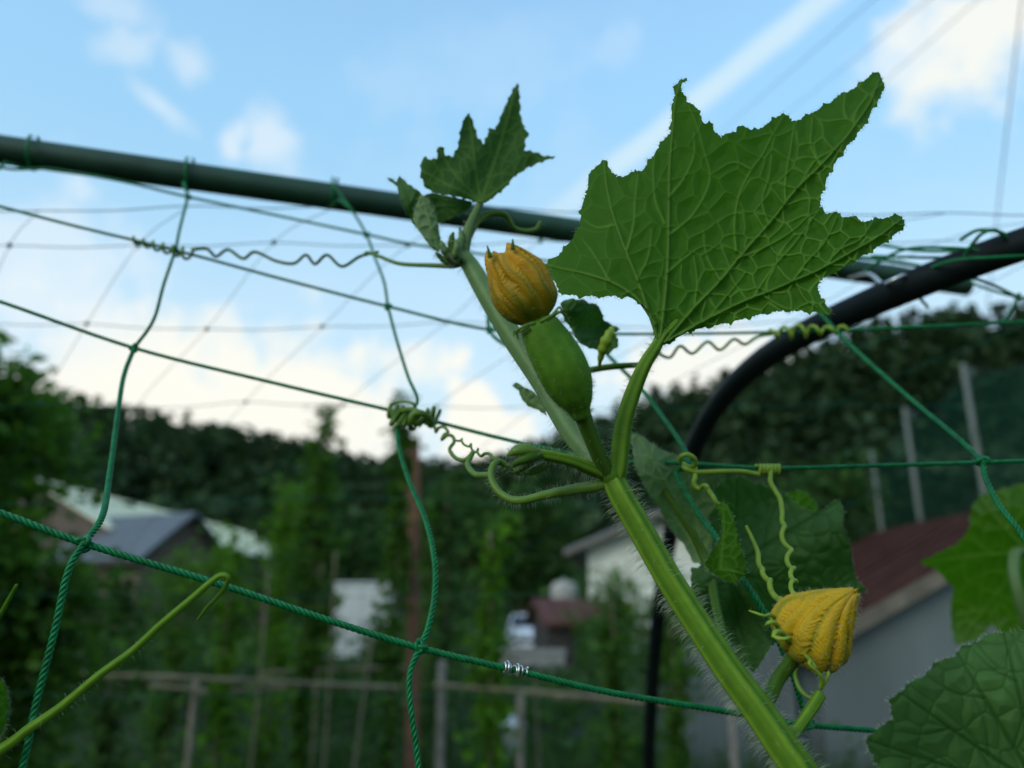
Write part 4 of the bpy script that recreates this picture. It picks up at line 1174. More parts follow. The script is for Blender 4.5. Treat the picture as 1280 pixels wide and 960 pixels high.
def stalk(name, pts, mats, parent, n=60, sides=15, ridges=5, ridge=.06, nh=0, hl=.003, hr=.000045, label=None, **kw):
    a = Acc(); P, r_ = pxpath(pts, n); tube(a, P, r_, sides, ridges, ridge)
    if nh: tube_hairs(a, P, r_, nh, hl, hr, rv, **kw)
    o = build(name, a, list(mats) + [M_hair], parent)
    if label: o['label'] = label
    return o, P, r_


# main stem down to the ground (the part below the frame too)
ms = [(764, 594, .246, 26), (775, 618, .244, 30), (803, 667, .241, 32), (831, 716, .238, 33), (860, 762, .235, 34), (886, 802, .232, 35), (914, 843, .229, 37), (945, 885, .226, 39), (975, 929, .223, 41), (1000, 965, .221, 42), (1060, 1060, .22, 42), (1180, 1300, .22, 42)]
a = Acc(); P, r_ = pxpath(ms, 150)
gp = WO[vine.name] + np.array((0, 0, -.05)); ext = spline([list(P[-1]) + [r_[-1]], list((P[-1] * .6 + gp * .4)) + [r_[-1]], list(gp) + [.005]], 40)
Pf = np.vstack((P, ext[1:, :3])); rf_ = np.concatenate((r_, ext[1:, 3]))
qs = np.random.default_rng(12); ths = np.linspace(0, 2 * math.pi, 48, endpoint=False); sv_ = np.arange(len(Pf)) * .01
pf = 1 + .05 * np.cos(5 * ths[None] + .25 * np.sin(sv_ * 2.1)[:, None]) + .028 * np.cos(9 * ths[None] + 1.3 + .4 * np.sin(sv_ * 3)[:, None]) + .012 * np.cos(17 * ths[None] + .5)
pf = pf + np.array([[.016 * noise.noise(Vector((math.cos(b) * 2, math.sin(b) * 2, s * 9))) for b in ths] for s in sv_])
gg = np.clip((pf - .93) / .14, 0, 1)
tube(a, Pf, rf_, 48, prof=pf, g=gg)
tube_hairs(a, P, r_, 5600, .0050, .000055, rv, droop=.26, spread=.17)
stem = build('main_stem', a, [M_stem, M_hair], vine)
# swollen node where the stalks meet
a = Acc(); c = at(765, 594, .246); tube(a, c + np.outer(np.linspace(-1, 1, 13), (AX_U * .0045 - AX_R * .001)), .0041 * np.sqrt(1 - np.linspace(-.97, .97, 13) ** 2), 16)
build('node', a, [M_stem, M_hair], stem)

# leading shoot going up behind the fruit
stalk('leading_shoot', [(762, 596, .248, 24), (735, 565, .262, 26), (713, 538, .272, 27), (680, 480, .29, 28), (640, 420, .306, 27), (610, 370, .318, 25), (590, 335, .327, 22), (578, 318, .332, 16)], [M_stemP], vine, 80, 20, 5, .06, 1500, .004, .00004)

# ------------------------------------------------ large leaf
big = thing('large_leaf', None, None, at(772, 588, .246)); big.parent = vine; big.location = WO[big.name] - WO[vine.name]
big['label'] = 'large star-shaped leaf seen from below'
po = Za([(455, 915), (440, 885), (432, 850), (425, 815), (402, 787), (370, 770), (320, 762), (260, 765), (200, 763), (150, 755), (128, 715), (100, 668), (140, 640), (180, 595), (205, 560), (212, 520), (218, 475), (230, 450), (234, 410), (240, 385), (262, 362), (285, 345), (300, 370), (320, 398), (345, 395), (375, 382), (400, 378), (430, 340), (465, 285), (490, 255), (492, 200), (498, 150), (505, 112), (516, 98), (538, 92), (524, 106), (521, 135), (537, 165), (562, 178), (577, 205), (592, 232), (612, 230), (620, 252), (645, 278), (665, 262), (690, 258), (710, 238), (735, 252), (760, 250), (790, 230), (812, 215), (835, 200), (860, 225), (890, 220), (915, 205), (948, 185), (975, 170), (1010, 145), (1060, 120), (1090, 95), (1115, 75), (1132, 78), (1143, 105), (1135, 150), (1110, 185), (1085, 235), (1040, 290), (1000, 345), (975, 385), (955, 440), (945, 490), (965, 510), (990, 505), (1015, 520), (1045, 518), (1075, 535), (1110, 530), (1150, 522), (1190, 515), (1208, 528), (1205, 550), (1160, 590), (1120, 615), (1060, 650), (1000, 685), (945, 715), (940, 735), (950, 770), (985, 815), (930, 812), (860, 808), (800, 812), (740, 825), (690, 838), (640, 850), (590, 860), (540, 872), (505, 890), (480, 912)])
pv = [Za(l_) for l_ in ([(455, 905), (470, 780), (480, 650), (483, 500), (485, 380), (492, 280), (503, 160), (520, 102)], [(470, 905), (560, 800), (640, 715), (720, 620), (800, 530), (870, 440), (950, 360), (1030, 270), (1100, 170), (1128, 100)],
                        [(480, 900), (600, 835), (700, 785), (800, 745), (870, 715), (950, 680), (1040, 630), (1120, 585), (1195, 530)], [(448, 895), (420, 810), (385, 710), (345, 610), (310, 510), (290, 420), (284, 352)], [(440, 850), (400, 790), (370, 758), (310, 722), (230, 695), (160, 680), (108, 668)])]
sv = [Za(l_) for l_ in ([(485, 575), (550, 520), (595, 450), (610, 390), (592, 320), (570, 240), (545, 180)], [(470, 540), (442, 470), (435, 380), (440, 320)], [(690, 625), (685, 540), (700, 450), (740, 370), (770, 330), (800, 270), (835, 210)], [(840, 480), (842, 400), (858, 310), (868, 235)],
                        [(690, 650), (780, 612), (860, 565), (910, 520), (945, 500)], [(735, 372), (680, 352), (612, 388)], [(880, 430), (930, 350), (975, 320), (1010, 290)], [(740, 770), (800, 680), (870, 600), (940, 505)], [(860, 720), (905, 660), (960, 600), (1000, 520)], [(960, 675), (1010, 620), (1070, 590), (1110, 535)],
                        [(300, 715), (255, 640), (218, 590)], [(355, 620), (375, 540), (378, 480), (388, 390)], [(312, 545), (262, 552), (222, 530)], [(480, 690), (540, 640), (590, 610), (640, 620)], [(483, 460), (530, 400), (560, 330), (560, 260)], [(600, 835), (680, 740), (720, 690)], [(560, 800), (570, 720), (560, 640)],
                        [(640, 715), (600, 640), (590, 560)], [(385, 715), (420, 640), (430, 560)], [(790, 545), (770, 470), (790, 400), (800, 330)], [(950, 365), (920, 300), (925, 215)], [(770, 760), (840, 800), (900, 808)], [(870, 715), (900, 770), (940, 800)])]


def d_big(u, v):
    x = (u - 825) / 220.0; y = (425 - v) / 320.0
    d = .250 + .028 * y - .016 * x + .012 * x * x
    d = d + .006 * np.sin(2.6 * x + 1.5 * y) + .0035 * np.sin(5.2 * x - 3.0 * y + .6)
    d = d + .006 * np.exp(-((u - 1010) ** 2 + (v - 300) ** 2) / 9000.0)
    d = d + .00011 * (300 - v) / (1 + np.exp(-(u - 985) / 28.0))      # the right lobes turn up to the sky
    return np.asarray(d)


a = Acc()
leaf_surface(a, po, pv, sv, d_big, rv, 1.3, 36,   .00115, 1, 4.0, 25, (2.6, 1.3), 1.6, 1.2, hair=900, hair_len=.0014,
             cellfn=lambda u, v: 1.0 / (1 + np.exp(-((u - 930) * .75 + (v - 270) * .65) / 24)), v3gain=lambda u, v: .20 + .55 / (1 + np.exp(-((u - 930) * .75 + (v - 270) * .65) / 30)),
             relfn=lambda u, v: .75 + 1.5 / (1 + np.exp(-((u - 945) * .75 + (v - 270) * .65) / 30)))
for l_, w0 in zip(pv, (9, 10, 8, 7, 6)):                      # the main veins stand proud of the blade
    q_ = spline([list(p) + [0] for p in l_], 40); dd_ = d_big(q_[:, 0], q_[:, 1]) - .0001
    tube(a, at_np(q_[:, 0], q_[:, 1], dd_), np.linspace(w0 * .62, 1.4, 40) * .5 * .25 / F, 8, g=1.0)
build('blade', a, [M_leafU, M_hair], big)
o, P, r_ = stalk('petiole', [(766, 604, .246, 22), (772, 588, .245, 23), (778, 535, .246, 22), (790, 493, .247, 20), (805, 457, .248, 17), (818, 436, .2496, 15)] + [(x_, y_, float(d_big(np.array([x_]), np.array([y_]))[0]) - o_, w_) for x_, y_, o_, w_ in ((827, 421, .0008, 12.5), (837, 411, .0003, 8), (850, 397, -.0003, 5))], [M_stem], big, 70, 20, 5, .05, 1700, .0026, .00004, droop=.1, spread=.3)

# ------------------------------------------------ young fruit and its flower
fr = thing('young_fruit', None, None, at(753, 585, .246)); fr.parent = vine; fr.location = WO[fr.name] - WO[vine.name]
fr['label'] = 'oval green young fruit below the upper yellow flower'
stalk('stalk', [(763, 600, .246, 20), (752, 578, .243, 20), (738, 545, .239, 20), (727, 518, .236, 21), (721, 502, .234, 26)], [M_stemD], fr, 40, 20, 5, .08, 900, .003, .00004)
a = Acc(); P, r_ = pxpath([(668, 397, .232, 22), (672, 405, .232, 46), (680, 419, .232, 55), (690, 437, .232, 62), (702, 459, .232, 65), (711, 479, .233, 61), (717, 493, .2335, 51), (721, 503, .234, 40), (724, 512, .2345, 29), (727, 521, .235, 23)], 60)
tube(a, P, r_, 48, 10, .012); tube_hairs(a, P, r_, 4200, .0018, .00004, rv, droop=.15)
build('fruit_body', a, [M_fruit, M_hair], fr)


def flower(name, parent, base, tip, d0, d1, prof, mats, seed, tips=.12, plate=.0, wr=.03, hairs_n=500, twist=.5, label=None, flip=0.0, green=2.0, nrib=15, vein_k=.95, fold=.09):
    """Closed five-lobed trumpet: pleated, wrinkled; prof rows are (t, half width px, offset px)."""
    q = np.random.default_rng(seed); nt_, nth = 110, 200
    A0, A1 = at(base[0], base[1], d0), at(tip[0], tip[1], d1); ax = A1 - A0; Ln = np.linalg.norm(ax); ax = ax / Ln
    e1 = np.cross(ax, AX_F); e1 /= np.linalg.norm(e1); e2 = np.cross(ax, e1)
    t = np.linspace(0, 1, nt_); th = np.linspace(0, 2 * math.pi, nth, endpoint=False)
    pr = spline([[p[0], p[1], p[2]] for p in prof], 400); Rp = np.interp(t, pr[:, 0], pr[:, 1]) * d0 / F; Of = np.interp(t, pr[:, 0], pr[:, 2]) * d0 / F
    V = np.zeros((nt_, nth, 3)); G = np.zeros((nt_, nth)); Nn = np.zeros((nt_, nth, 3))
    for i in range(nt_):
        ph = th + twist * t[i] + flip
        rib5 = np.abs(np.sin(2.5 * ph)); env = min(1, t[i] / .12)
        wob_ = np.array([noise.noise(Vector((math.cos(b) * 1.6 + seed * 3, math.sin(b) * 1.6, t[i] * 2.5))) for b in th])
        ridge_ = np.abs(np.cos(nrib * .5 * ph + 1.5 * wob_))       # lengthwise pleats, unevenly spaced
        rr_ = Rp[i] * (1 - env * .10 * (1 - rib5) ** 3 + env * fold * (ridge_ ** .6 - .72))
        big_ = np.array([noise.noise(Vector((math.cos(b) * 2.2 + seed, math.sin(b) * 2.2, t[i] * 3))) for b in th])
        lo_ = np.array([noise.noise(Vector((math.cos(b) * 4 + seed, math.sin(b) * 4, t[i] * 6 + 9))) for b in th])
        cr_ = np.sin(2 * math.pi * (t[i] * 21 + 1.3 * ridge_ + 1.6 * lo_)) * (.45 + .9 * lo_)
        fine = np.array([noise.noise(Vector((math.cos(b) * 24 + seed, math.sin(b) * 24, t[i] * 55))) for b in th])
        nzv = cr_ * (1.1 - ridge_) + .35 * fine
        rr_ = rr_ * (1 + env * (.05 * big_ + wr * nzv * (.25 + t[i])))
        lob = np.floor(ph / (2 * math.pi / 5)).astype(int) % 5
        hgt = np.array([1.0, .45, .8, .3, .6])[lob]
        tt = t[i] + tips * max(0, (t[i] - .62) / .38) ** 1.6 * (rib5 ** 4 * hgt * 1.6 - .5)
        V[i] = A0 + (tt * Ln)[:, None] * ax + (Of[i] + rr_ * np.cos(th))[:, None] * e1 + (rr_ * np.sin(th))[:, None] * e2
        Nn[i] = np.cos(th)[:, None] * e1 + np.sin(th)[:, None] * e2
        base_g = np.clip(1.0 - t[i] * green, 0, .9)
        veinl = ridge_ ** 10 * vein_k * np.clip(1.25 - .8 * t[i], 0, 1) + (rib5 > .98) * .5
        G[i] = np.clip(np.maximum(base_g, veinl) + .3 * big_ * (1 - t[i]), 0, 1)
    a = Acc(); i = np.arange(nt_ - 1)[:, None]; j = np.arange(nth)[None, :]; k = (j + 1) % nth
    Q = np.stack((i * nth + j, i * nth + k, (i + 1) * nth + k, (i + 1) * nth + j), -1).reshape(-1, 4)
    VV = np.vstack((V.reshape(-1, 3), V[-1].mean(0) - ax * Ln * .10)); GG = np.append(G.ravel(), .2)
    j = np.arange(nth); T_ = np.stack(((nt_ - 1) * nth + j, (nt_ - 1) * nth + (j + 1) % nth, np.full(nth, nt_ * nth)), -1)
    a.add(VV, [Q, T_], 0, GG)
    ii = q.integers(8, nt_, hairs_n); jj = q.integers(0, nth, hairs_n)
    hairs(a, V[ii, jj], Nn[ii, jj], .0019, .000038, q, 1, droop=.1)
    o = build(name, a, mats, parent)
    if label: o['label'] = label
    return o, A0, ax, e1, e2


fl1, A0, ax, e1, e2 = flower('flower', fr, (668, 402), (637, 312), .232, .233, [(0, 16, 0), (.05, 24, 0), (.12, 31, 0), (.25, 38, 0), (.4, 40, 1), (.55, 39, 1), (.7, 36, 2), (.83, 31, 5), (.93, 25, 8), (1, 17, 11)], [M_petal, M_hair], 4, tips=.09, wr=.055, green=1.35, nrib=11, fold=.10, label='orange-yellow closed flower with green pointed tips', flip=.4)
# green needle tips and sepals of the flower
for tx, ty, bx, by in ((641, 299, 641, 312), (609, 307, 613, 322)):
    a = Acc(); P, r_ = pxpath([(bx, by, .226, 6), ((bx + tx) / 2, (by + ty) / 2, .226, 4), (tx, ty, .226, 1.5)], 10); tube(a, P, r_, 8); build('petal_tip', a, [M_stemD], fr)


def sepal(parent, pts, mats=None, n=24):
    a = Acc(); P, r_ = pxpath(pts, n); r_ = r_ * .72
    tube(a, P, r_, 8); tube_hairs(a, P, r_, 40, .0014, .00003, rv)
    return build('sepal', a, mats or [M_tend, M_hair], parent)


for pts in ([(668, 404, .222, 7), (655, 408, .218, 6), (646, 414, .219, 5), (648, 424, .221, 2)], [(676, 402, .222, 7), (690, 394, .219, 6), (699, 384, .221, 4), (703, 390, .223, 2)], [(684, 400, .224, 7), (700, 390, .226, 5), (709, 398, .23, 4), (712, 403, .23, 2)],
            [(660, 408, .226, 7), (651, 414, .228, 5), (644, 413, .231, 3), (642, 420, .232, 2)], [(672, 404, .24, 7), (690, 396, .245, 5), (702, 388, .247, 2)]):
    sepal(fr, pts)

# ------------------------------------------------ bud cluster left of the node
bd = thing('bud_cluster', None, None, at(750, 585, .246)); bd.parent = vine; bd.location = WO[bd.name] - WO[vine.name]
bd['label'] = 'fuzzy unopened bud beside the curling tendril'
stalk('stalk', [(762, 596, .246, 16), (740, 586, .243, 17), (715, 576, .240, 15), (690, 570, .238, 14), (668, 567, .237, 15)], [M_stem], bd, 40, 16, 5, .06, 700, .003, .00004)
for k, pts in enumerate(([(676, 567, .237, 10), (660, 563, .235, 14), (645, 564, .234, 11), (634, 570, .235, 4)], [(676, 569, .236, 9), (660, 573, .233, 12), (646, 578, .233, 9), (640, 584, .234, 3)], [(672, 565, .24, 9), (657, 559, .24, 10), (644, 560, .24, 6), (637, 566, .24, 2)],
                        [(670, 573, .24, 9), (655, 583, .24, 10), (645, 590, .24, 6), (652, 594, .24, 2)], [(690, 575, .243, 10), (672, 586, .243, 12), (656, 590, .243, 8), (650, 586, .243, 3)])):
    a = Acc(); P, r_ = pxpath(pts, 24); tube(a, P, r_, 12); tube_hairs(a, P, r_, 260, .0026, .00004, rv, droop=.3); build('bud_lobe', a, [M_stemD if k % 2 else M_tend, M_hair], bd)

# ------------------------------------------------ tendrils
def tendril(name, pts, mats, parent, label=None, n=160, nh=0, sides=8, coil=None, hl=.002):
    a = Acc(); P, r_ = pxpath(pts, n)
    if coil:
        s0, s1, turns, amp = coil
        T, A, B = frames(P); u = np.linspace(0, 1, n); w = np.clip((u - s0) / .05, 0, 1) * np.clip((s1 - u) / .05, 0, 1)
        ph = np.clip((u - s0) / (s1 - s0), 0, 1) * turns * 2 * math.pi
        P = P + (w * amp)[:, None] * (np.cos(ph)[:, None] * A + np.sin(ph)[:, None] * B)
    tube(a, P, r_, sides)
    if nh: tube_hairs(a, P, r_, nh, hl, .00004, rv)
    o = build(name, a, list(mats) + [M_hair], parent)
    if label: o['label'] = label
    return o


lower = [(758, 604, .246, 16), (742, 608, .246, 15), (710, 613, .25, 13), (680, 619, .256, 11), (655, 625, .262, 10), (638, 624, .266, 10), (622, 613, .27, 9.5), (614, 597, .274, 9), (616, 583, .278, 9), (624, 577, .282, 8), (634, 583, .283, 6), (628, 590, .283, 4)]
tl = tendril('tendril', lower, [M_tend], vine, 'long curled tendril left of the node', nh=900, hl=.003)
tendril('branch', Zl([(1080, 830, .278, 8), (1010, 830, .282, 8), (930, 830, .288, 8), (870, 790, .293, 7.5), (835, 720, .30, 7), (870, 640, .305, 6.5), (890, 600, .31, 6), (860, 640, .315, 6), (800, 680, .318, 5.5), (720, 660, .32, 5), (665, 600, .323, 4.8), (660, 560, .325, 4.6), (700, 500, .33, 4.4), (690, 450, .335, 4.4), (640, 430, .337, 4.2), (580, 475, .34, 4.2),
                                 (600, 430, .344, 4.2), (640, 400, .35, 4), (600, 350, .354, 4), (545, 360, .357, 4), (520, 400, .36, 4), (510, 360, .364, 4), (470, 310, .367, 4), (420, 320, .372, 4)]), [M_tend], tl, n=240, nh=120)
tendril('branch', Zl([(1230, 740, .285, 7), (1150, 690, .283, 6), (1090, 660, .283, 5), (1060, 620, .288, 4.2), (1010, 615, .292, 4), (970, 640, .296, 3.6), (935, 605, .3, 3.4), (940, 570, .302, 3.2), (925, 600, .305, 3.2), (890, 590, .308, 3.2), (870, 550, .31, 3.2), (870, 520, .312, 3), (850, 545, .314, 3), (800, 525, .317, 3), (775, 485, .32, 3), (780, 470, .322, 3), (760, 488, .324, 3), (710, 485, .327, 3)]), [M_tendL if 0 else M_tend], tl, n=200)
# the tangle of coils round the cord
u = np.linspace(0, 1, 260); q0, q1 = at(487, 512, .376), at(548, 530, .372); axx = (q1 - q0) / np.linalg.norm(q1 - q0); ee = np.cross(axx, AX_F); ee /= np.linalg.norm(ee); ff = np.cross(axx, ee)
a = Acc(); am = .0026 + .0022 * np.sin(u * 9) ** 2; C = q0 + u[:, None] * (q1 - q0) + (am * np.cos(u * 58 + 2 * np.sin(u * 7)))[:, None] * ee + (am * np.sin(u * 58))[:, None] * ff - (0.0025 * np.sin(u * 5))[:, None] * AX_U
tube(a, C, .0009, 8)
build('coil', a, [M_tend, M_hair], tl)
a = Acc(); lp = Zl([(480, 310, .365, 7), (430, 240, .362, 8), (360, 210, .36, 9), (300, 220, .36, 9), (275, 270, .36, 9), (310, 315, .362, 8), (370, 300, .364, 8), (390, 250, .366, 7), (340, 200, .37, 7), (250, 170, .374, 7), (160, 200, .378, 7), (90, 210, .38, 6), (50, 170, .382, 5), (90, 120, .38, 4), (170, 95, .376, 4), (260, 105, .373, 4), (320, 130, .372, 4)])
P, r_ = pxpath(lp, 160); tube(a, P, r_, 8); build('coil', a, [M_tend, M_hair], tl)

# tendril of the shoot that reaches far left and wraps the upper cord
t2 = tendril('tendril', Zb([(440, 900, .335, 9), (400, 912, .34, 7), (300, 910, .35, 6), (150, 902, .37, 5), (60, 870, .385, 4.5), (0, 850, .395, 4.5)]) + [(455, 319, .40, 4)], [M_tend], vine, 'long wavy tendril reaching left to the upper cord', nh=120)
wv = Zi([(1260, 440), (1200, 455), (1140, 488), (1090, 450), (1050, 480), (1020, 450), (980, 478), (920, 470), (850, 440), (810, 462), (760, 432), (720, 455), (690, 430), (640, 432)])
tendril('wavy_end', [(x, y, .40 + .05 * k / 13 + .004 * math.sin(k * 1.9), 4.0) for k, (x, y) in enumerate(wv)], [M_stemD], t2, n=200)
a = Acc(); u = np.linspace(0, 1, 200); q0, q1 = at(166, 300, .447), at(240, 319, .447); axx = (q1 - q0) / np.linalg.norm(q1 - q0); ee = np.cross(axx, AX_F); ee /= np.linalg.norm(ee); ff = np.cross(axx, ee)
am = .0017 + .0013 * u; C = q0 + u[:, None] * (q1 - q0) + (am * np.cos(u * 38))[:, None] * ee + (am * np.sin(u * 38))[:, None] * ff; tube(a, C, .00085, 8); build('coil', a, [M_tend, M_hair], t2)

# coiled tendril on the right cord
wv = Zk([(395, 262), (440, 278), (480, 232), (530, 262), (590, 215), (640, 248), (695, 205), (740, 225), (790, 195), (850, 184)])
t3 = tendril('tendril', [(768, 592, .253, 8), (783, 530, .29, 7), (796, 486, .33, 6), (812, 455, .375, 5), (824, 440, .40, 4)] + [(x, y, .405 + .004 * k + .003 * math.sin(k * 2.2), 4) for k, (x, y) in enumerate(wv)], [M_tend], vine, 'coiled tendril wrapped on the cord below the large leaf', n=200)
a = Acc(); u = np.linspace(0, 1, 200); q0, q1 = at(962, 417, .443), at(1060, 411, .443); axx = (q1 - q0) / np.linalg.norm(q1 - q0); ee = np.cross(axx, AX_F); ee /= np.linalg.norm(ee); ff = np.cross(axx, ee)
am = .0016 + .0022 * np.exp(-((u - .35) / .25) ** 2); C = q0 + u[:, None] * (q1 - q0) + (am * np.cos(u * 34))[:, None] * ee + (am * np.sin(u * 34))[:, None] * ff; tube(a, C, .00105, 8); build('coil', a, [M_tendL, M_hair], t3)

# lime tendrils hanging from the middle cord to the lower flower
t4 = tendril('tendril', Ze([(225, 125, .33, 5), (228, 100, .327, 6), (255, 90, .325, 6), (280, 105, .325, 6), (285, 130, .327, 6), (262, 140, .33, 6), (240, 128, .332, 6), (245, 145, .328, 6.5), (290, 160, .327, 6.5), (380, 158, .328, 6), (470, 158, .33, 6), (540, 170, .331, 6)]), [M_tendL], vine, 'lime tendril looped along the middle cord above the dark leaf')
a = Acc(); u = np.linspace(0, 1, 120); q0, q1 = at(946, 587, .335), at(975, 587, .335); C = q0 + u[:, None] * (q1 - q0) + (.0017 * np.cos(u * 40))[:, None] * AX_U + (.0017 * np.sin(u * 40))[:, None] * AX_F; tube(a, C, .0009, 8); build('coil', a, [M_tendL, M_hair], t4)
tendril('hanging_coil', Ze([(590, 150, .334, 6), (585, 195, .33, 6), (605, 235, .327, 6), (625, 270, .324, 6), (633, 330, .318, 6), (632, 380, .312, 6), (645, 430, .306, 6), (660, 480, .30, 6), (665, 530, .292, 6), (680, 580, .28, 6), (675, 610, .272, 6), (690, 650, .266, 6)]), [M_tendL], t4, coil=(.30, 1.3, 6.0, .0010), n=220)
tendril('hanging_coil', Ze([(285, 140, .329, 6), (285, 190, .325, 6), (300, 225, .322, 6), (340, 220, .319, 6), (345, 255, .316, 6), (375, 280, .314, 6), (400, 300, .315, 5)]), [M_tendL], t4, coil=(.2, .95, 2.5, .0008))
tendril('hanging_coil', Ze([(488, 375, .30, 4), (510, 420, .298, 5), (535, 480, .295, 6), (540, 530, .29, 6.5), (570, 570, .285, 7), (575, 600, .28, 7), (600, 630, .276, 7.5), (610, 670, .272, 8), (640, 700, .268, 8), (650, 740, .268, 8)]), [M_tendL], t4, coil=(.42, 1.2, 3.4, .0011), n=200)

tendril('lower_end', [(995.6, 743, .266, 6), (990, 790, .267, 6), (986, 826, .260, 6), (972, 851, .252, 6), (958, 884, .236, 6)], [M_tendL], t4)
tendril('lower_end', [(983, 771, .268, 8), (986, 796, .262, 7), (989, 810, .254, 6)], [M_tendL], t4)

# ------------------------------------------------ small leaves
def small_leaf(name, label, outline, base, tips, dfn, mat, parent, spacing=1.6, cell=16, relief=.0006, under=1, teeth=2.0, step=14, hair=250, w1=(2.6, 1.0), sl=34, st=26, loc=None, cat=None, w2=1.1, w3=.9, group=None):
    if parent is not None:
        o = thing(name, None, None, at(base[0], base[1], float(dfn(np.array([base[0]]), np.array([base[1]]))[0]))); o.parent = parent; o.location = WO[o.name] - WO[parent.name]
        if label: o['label'] = label
    else:
        o = thing(name, label, cat, at(base[0], base[1], float(dfn(np.array([base[0]]), np.array([base[1]]))[0])), group)
    pv_ = [[base, ((base[0] + t[0]) / 2 + rv.normal(0, 3), (base[1] + t[1]) / 2 + rv.normal(0, 3)), t] for t in tips]
    a = Acc(); leaf_surface(a, outline, pv_, auto_side_veins(pv_, rv, st, sl), dfn, rv, spacing, cell, relief, under, teeth, step, w1, w2, w3, hair=hair, hair_len=.0016)
    build('blade', a, [mat, M_hair], o)
    return o


ol = Zb([(520, 615), (470, 598), (440, 590), (380, 578), (330, 572), (270, 545), (247, 480), (250, 430), (265, 398), (290, 412), (325, 410), (330, 355), (350, 352), (365, 395), (400, 400), (425, 350), (440, 260), (455, 215), (475, 193), (495, 240), (515, 310), (545, 340), (563, 300), (573, 262), (600, 270), (620, 230), (645, 160), (675, 100), (702, 52), (712, 100), (715, 200), (735, 265), (757, 286), (740, 320), (735, 370), (790, 378), (830, 398), (882, 399), (800, 428), (740, 457), (690, 492), (640, 548), (600, 582), (560, 612)])
sh = small_leaf('shoot_leaf', 'small pointed leaf at the top of the shoot', ol, (601, 252), Zb([(702, 58), (475, 200), (870, 400), (335, 362), (255, 470)]), lambda u, v: .335 + .0002 * (252 - v) + .006 * np.sin((u - 600) / 30) + .0016 * np.sin(u / 9 + v / 14), M_leafY, vine, 1.5, 17, .0005, 1, 2.2, 13)
stalk('petiole', [(577, 326, .332, 15), (583, 295, .334, 14), (590, 275, .335, 11), (601, 252, .336, 8)], [M_stemP], sh, 30, 14, 5, .05, 350, .003)
ol = Zb([(480, 640), (440, 660), (390, 690), (330, 710), (290, 690), (262, 640), (262, 585), (300, 568), (360, 580), (430, 595), (490, 610)])
small_leaf('shoot_leaf', 'dark folded leaf under the small top leaf', ol, (590, 258), Zb([(280, 640), (300, 590)]), lambda u, v: .345 + .004 * np.sin(u / 14), M_leafT, vine, 1.8, 14, .0005, 1, 1.5, 12, 80)
ol = Zb([(88, 498), (112, 502), (135, 518), (148, 488), (165, 505), (190, 530), (240, 560), (262, 600), (268, 650), (250, 710), (225, 735), (205, 700), (180, 660), (150, 590), (138, 540)])
small_leaf('shoot_leaf', 'dark toothed leaf left of the shoot tip', ol, Zb([(230, 725)])[0], Zb([(150, 500), (95, 502)]), lambda u, v: .338 + .005 * np.sin((u + v) / 18), M_leafT, vine, 1.6, 13, .0006, 1, 1.5, 12, 100)
ol = Zb([(250, 575), (280, 592), (305, 625), (322, 680), (335, 750), (345, 820), (330, 850), (300, 830), (260, 775), (225, 728), (212, 690), (220, 640), (235, 605)])
small_leaf('shoot_leaf', 'pale folded young leaf left of the shoot tip', ol, Zb([(340, 845)])[0], Zb([(255, 585)]), lambda u, v: .328 + .004 * ((u - 533) / 16) ** 2 * .5, M_leafP, vine, 1.5, 12, .0005, 1, .6, 14, 160)
for k, pts in enumerate(([(420, 905, .331, 8), (385, 870, .327, 12), (355, 830, .325, 9), (345, 795, .325, 3)], [(425, 890, .33, 8), (400, 840, .326, 11), (392, 790, .325, 8), (402, 755, .326, 3)], [(435, 880, .332, 8), (430, 820, .33, 11), (440, 775, .331, 7), (432, 735, .332, 3)],
                         [(440, 880, .335, 7), (455, 830, .337, 9), (452, 780, .338, 6), (465, 750, .338, 2)], [(410, 900, .334, 7), (370, 890, .333, 9), (335, 865, .333, 6), (318, 850, .334, 2)], [(430, 885, .328, 6), (412, 862, .322, 9), (418, 820, .321, 7), (410, 790, .322, 2)])):
    a = Acc(); P, r_ = pxpath(Zb(pts), 24); tube(a, P, r_ * (1 + .1 * np.sin(np.arange(24) * 1.3 + k)), 12, 5, .08); tube_hairs(a, P, r_, 260, .0026, .00004, rv); build('shoot_bud', a, [M_stemD if k % 3 == 1 else M_stemP, M_hair], vine)
tendril('tendril', Zb([(470, 790, .338, 8), (500, 730, .34, 8), (530, 690, .342, 9), (580, 665, .345, 9), (640, 668, .348, 8), (665, 700, .35, 7), (690, 735, .352, 6), (740, 748, .354, 6), (790, 740, .355, 6), (812, 705, .355, 5)]), [M_tend], vine, 'short curled tendril in front of the pipe at the shoot tip', nh=120)

# dark leaf that shows right of the young fruit, with its own bright curl
ol = Zc([(690, 490), (715, 470), (760, 458), (800, 466), (832, 462), (870, 490), (912, 490), (945, 540), (960, 592), (1010, 622), (1060, 650), (1025, 665), (1040, 700), (1048, 750), (1020, 770), (990, 800), (930, 778), (860, 760), (800, 722), (760, 645), (715, 590)])
lf = small_leaf('vine_leaf', 'small dark leaf just right of the young fruit', ol, Zc([(760, 700)])[0], Zc([(1050, 655), (900, 495), (1000, 790)]), lambda u, v: .33 + .006 * np.sin(u / 13) + .003 * np.sin(v / 9), M_leafT, vine, 1.5, 12, .0007, 1, 1.8, 12, 150)
a = Acc(); P, r_ = pxpath(Zc([(930, 880, .325, 3), (940, 820, .322, 8), (960, 750, .32, 14), (990, 690, .32, 14), (1010, 640, .322, 7)]), 30); tube(a, P, r_ * (1 + .12 * np.sin(np.arange(30) * 1.1)), 10); build('leaf_curl', a, [M_tendL, M_hair], lf)
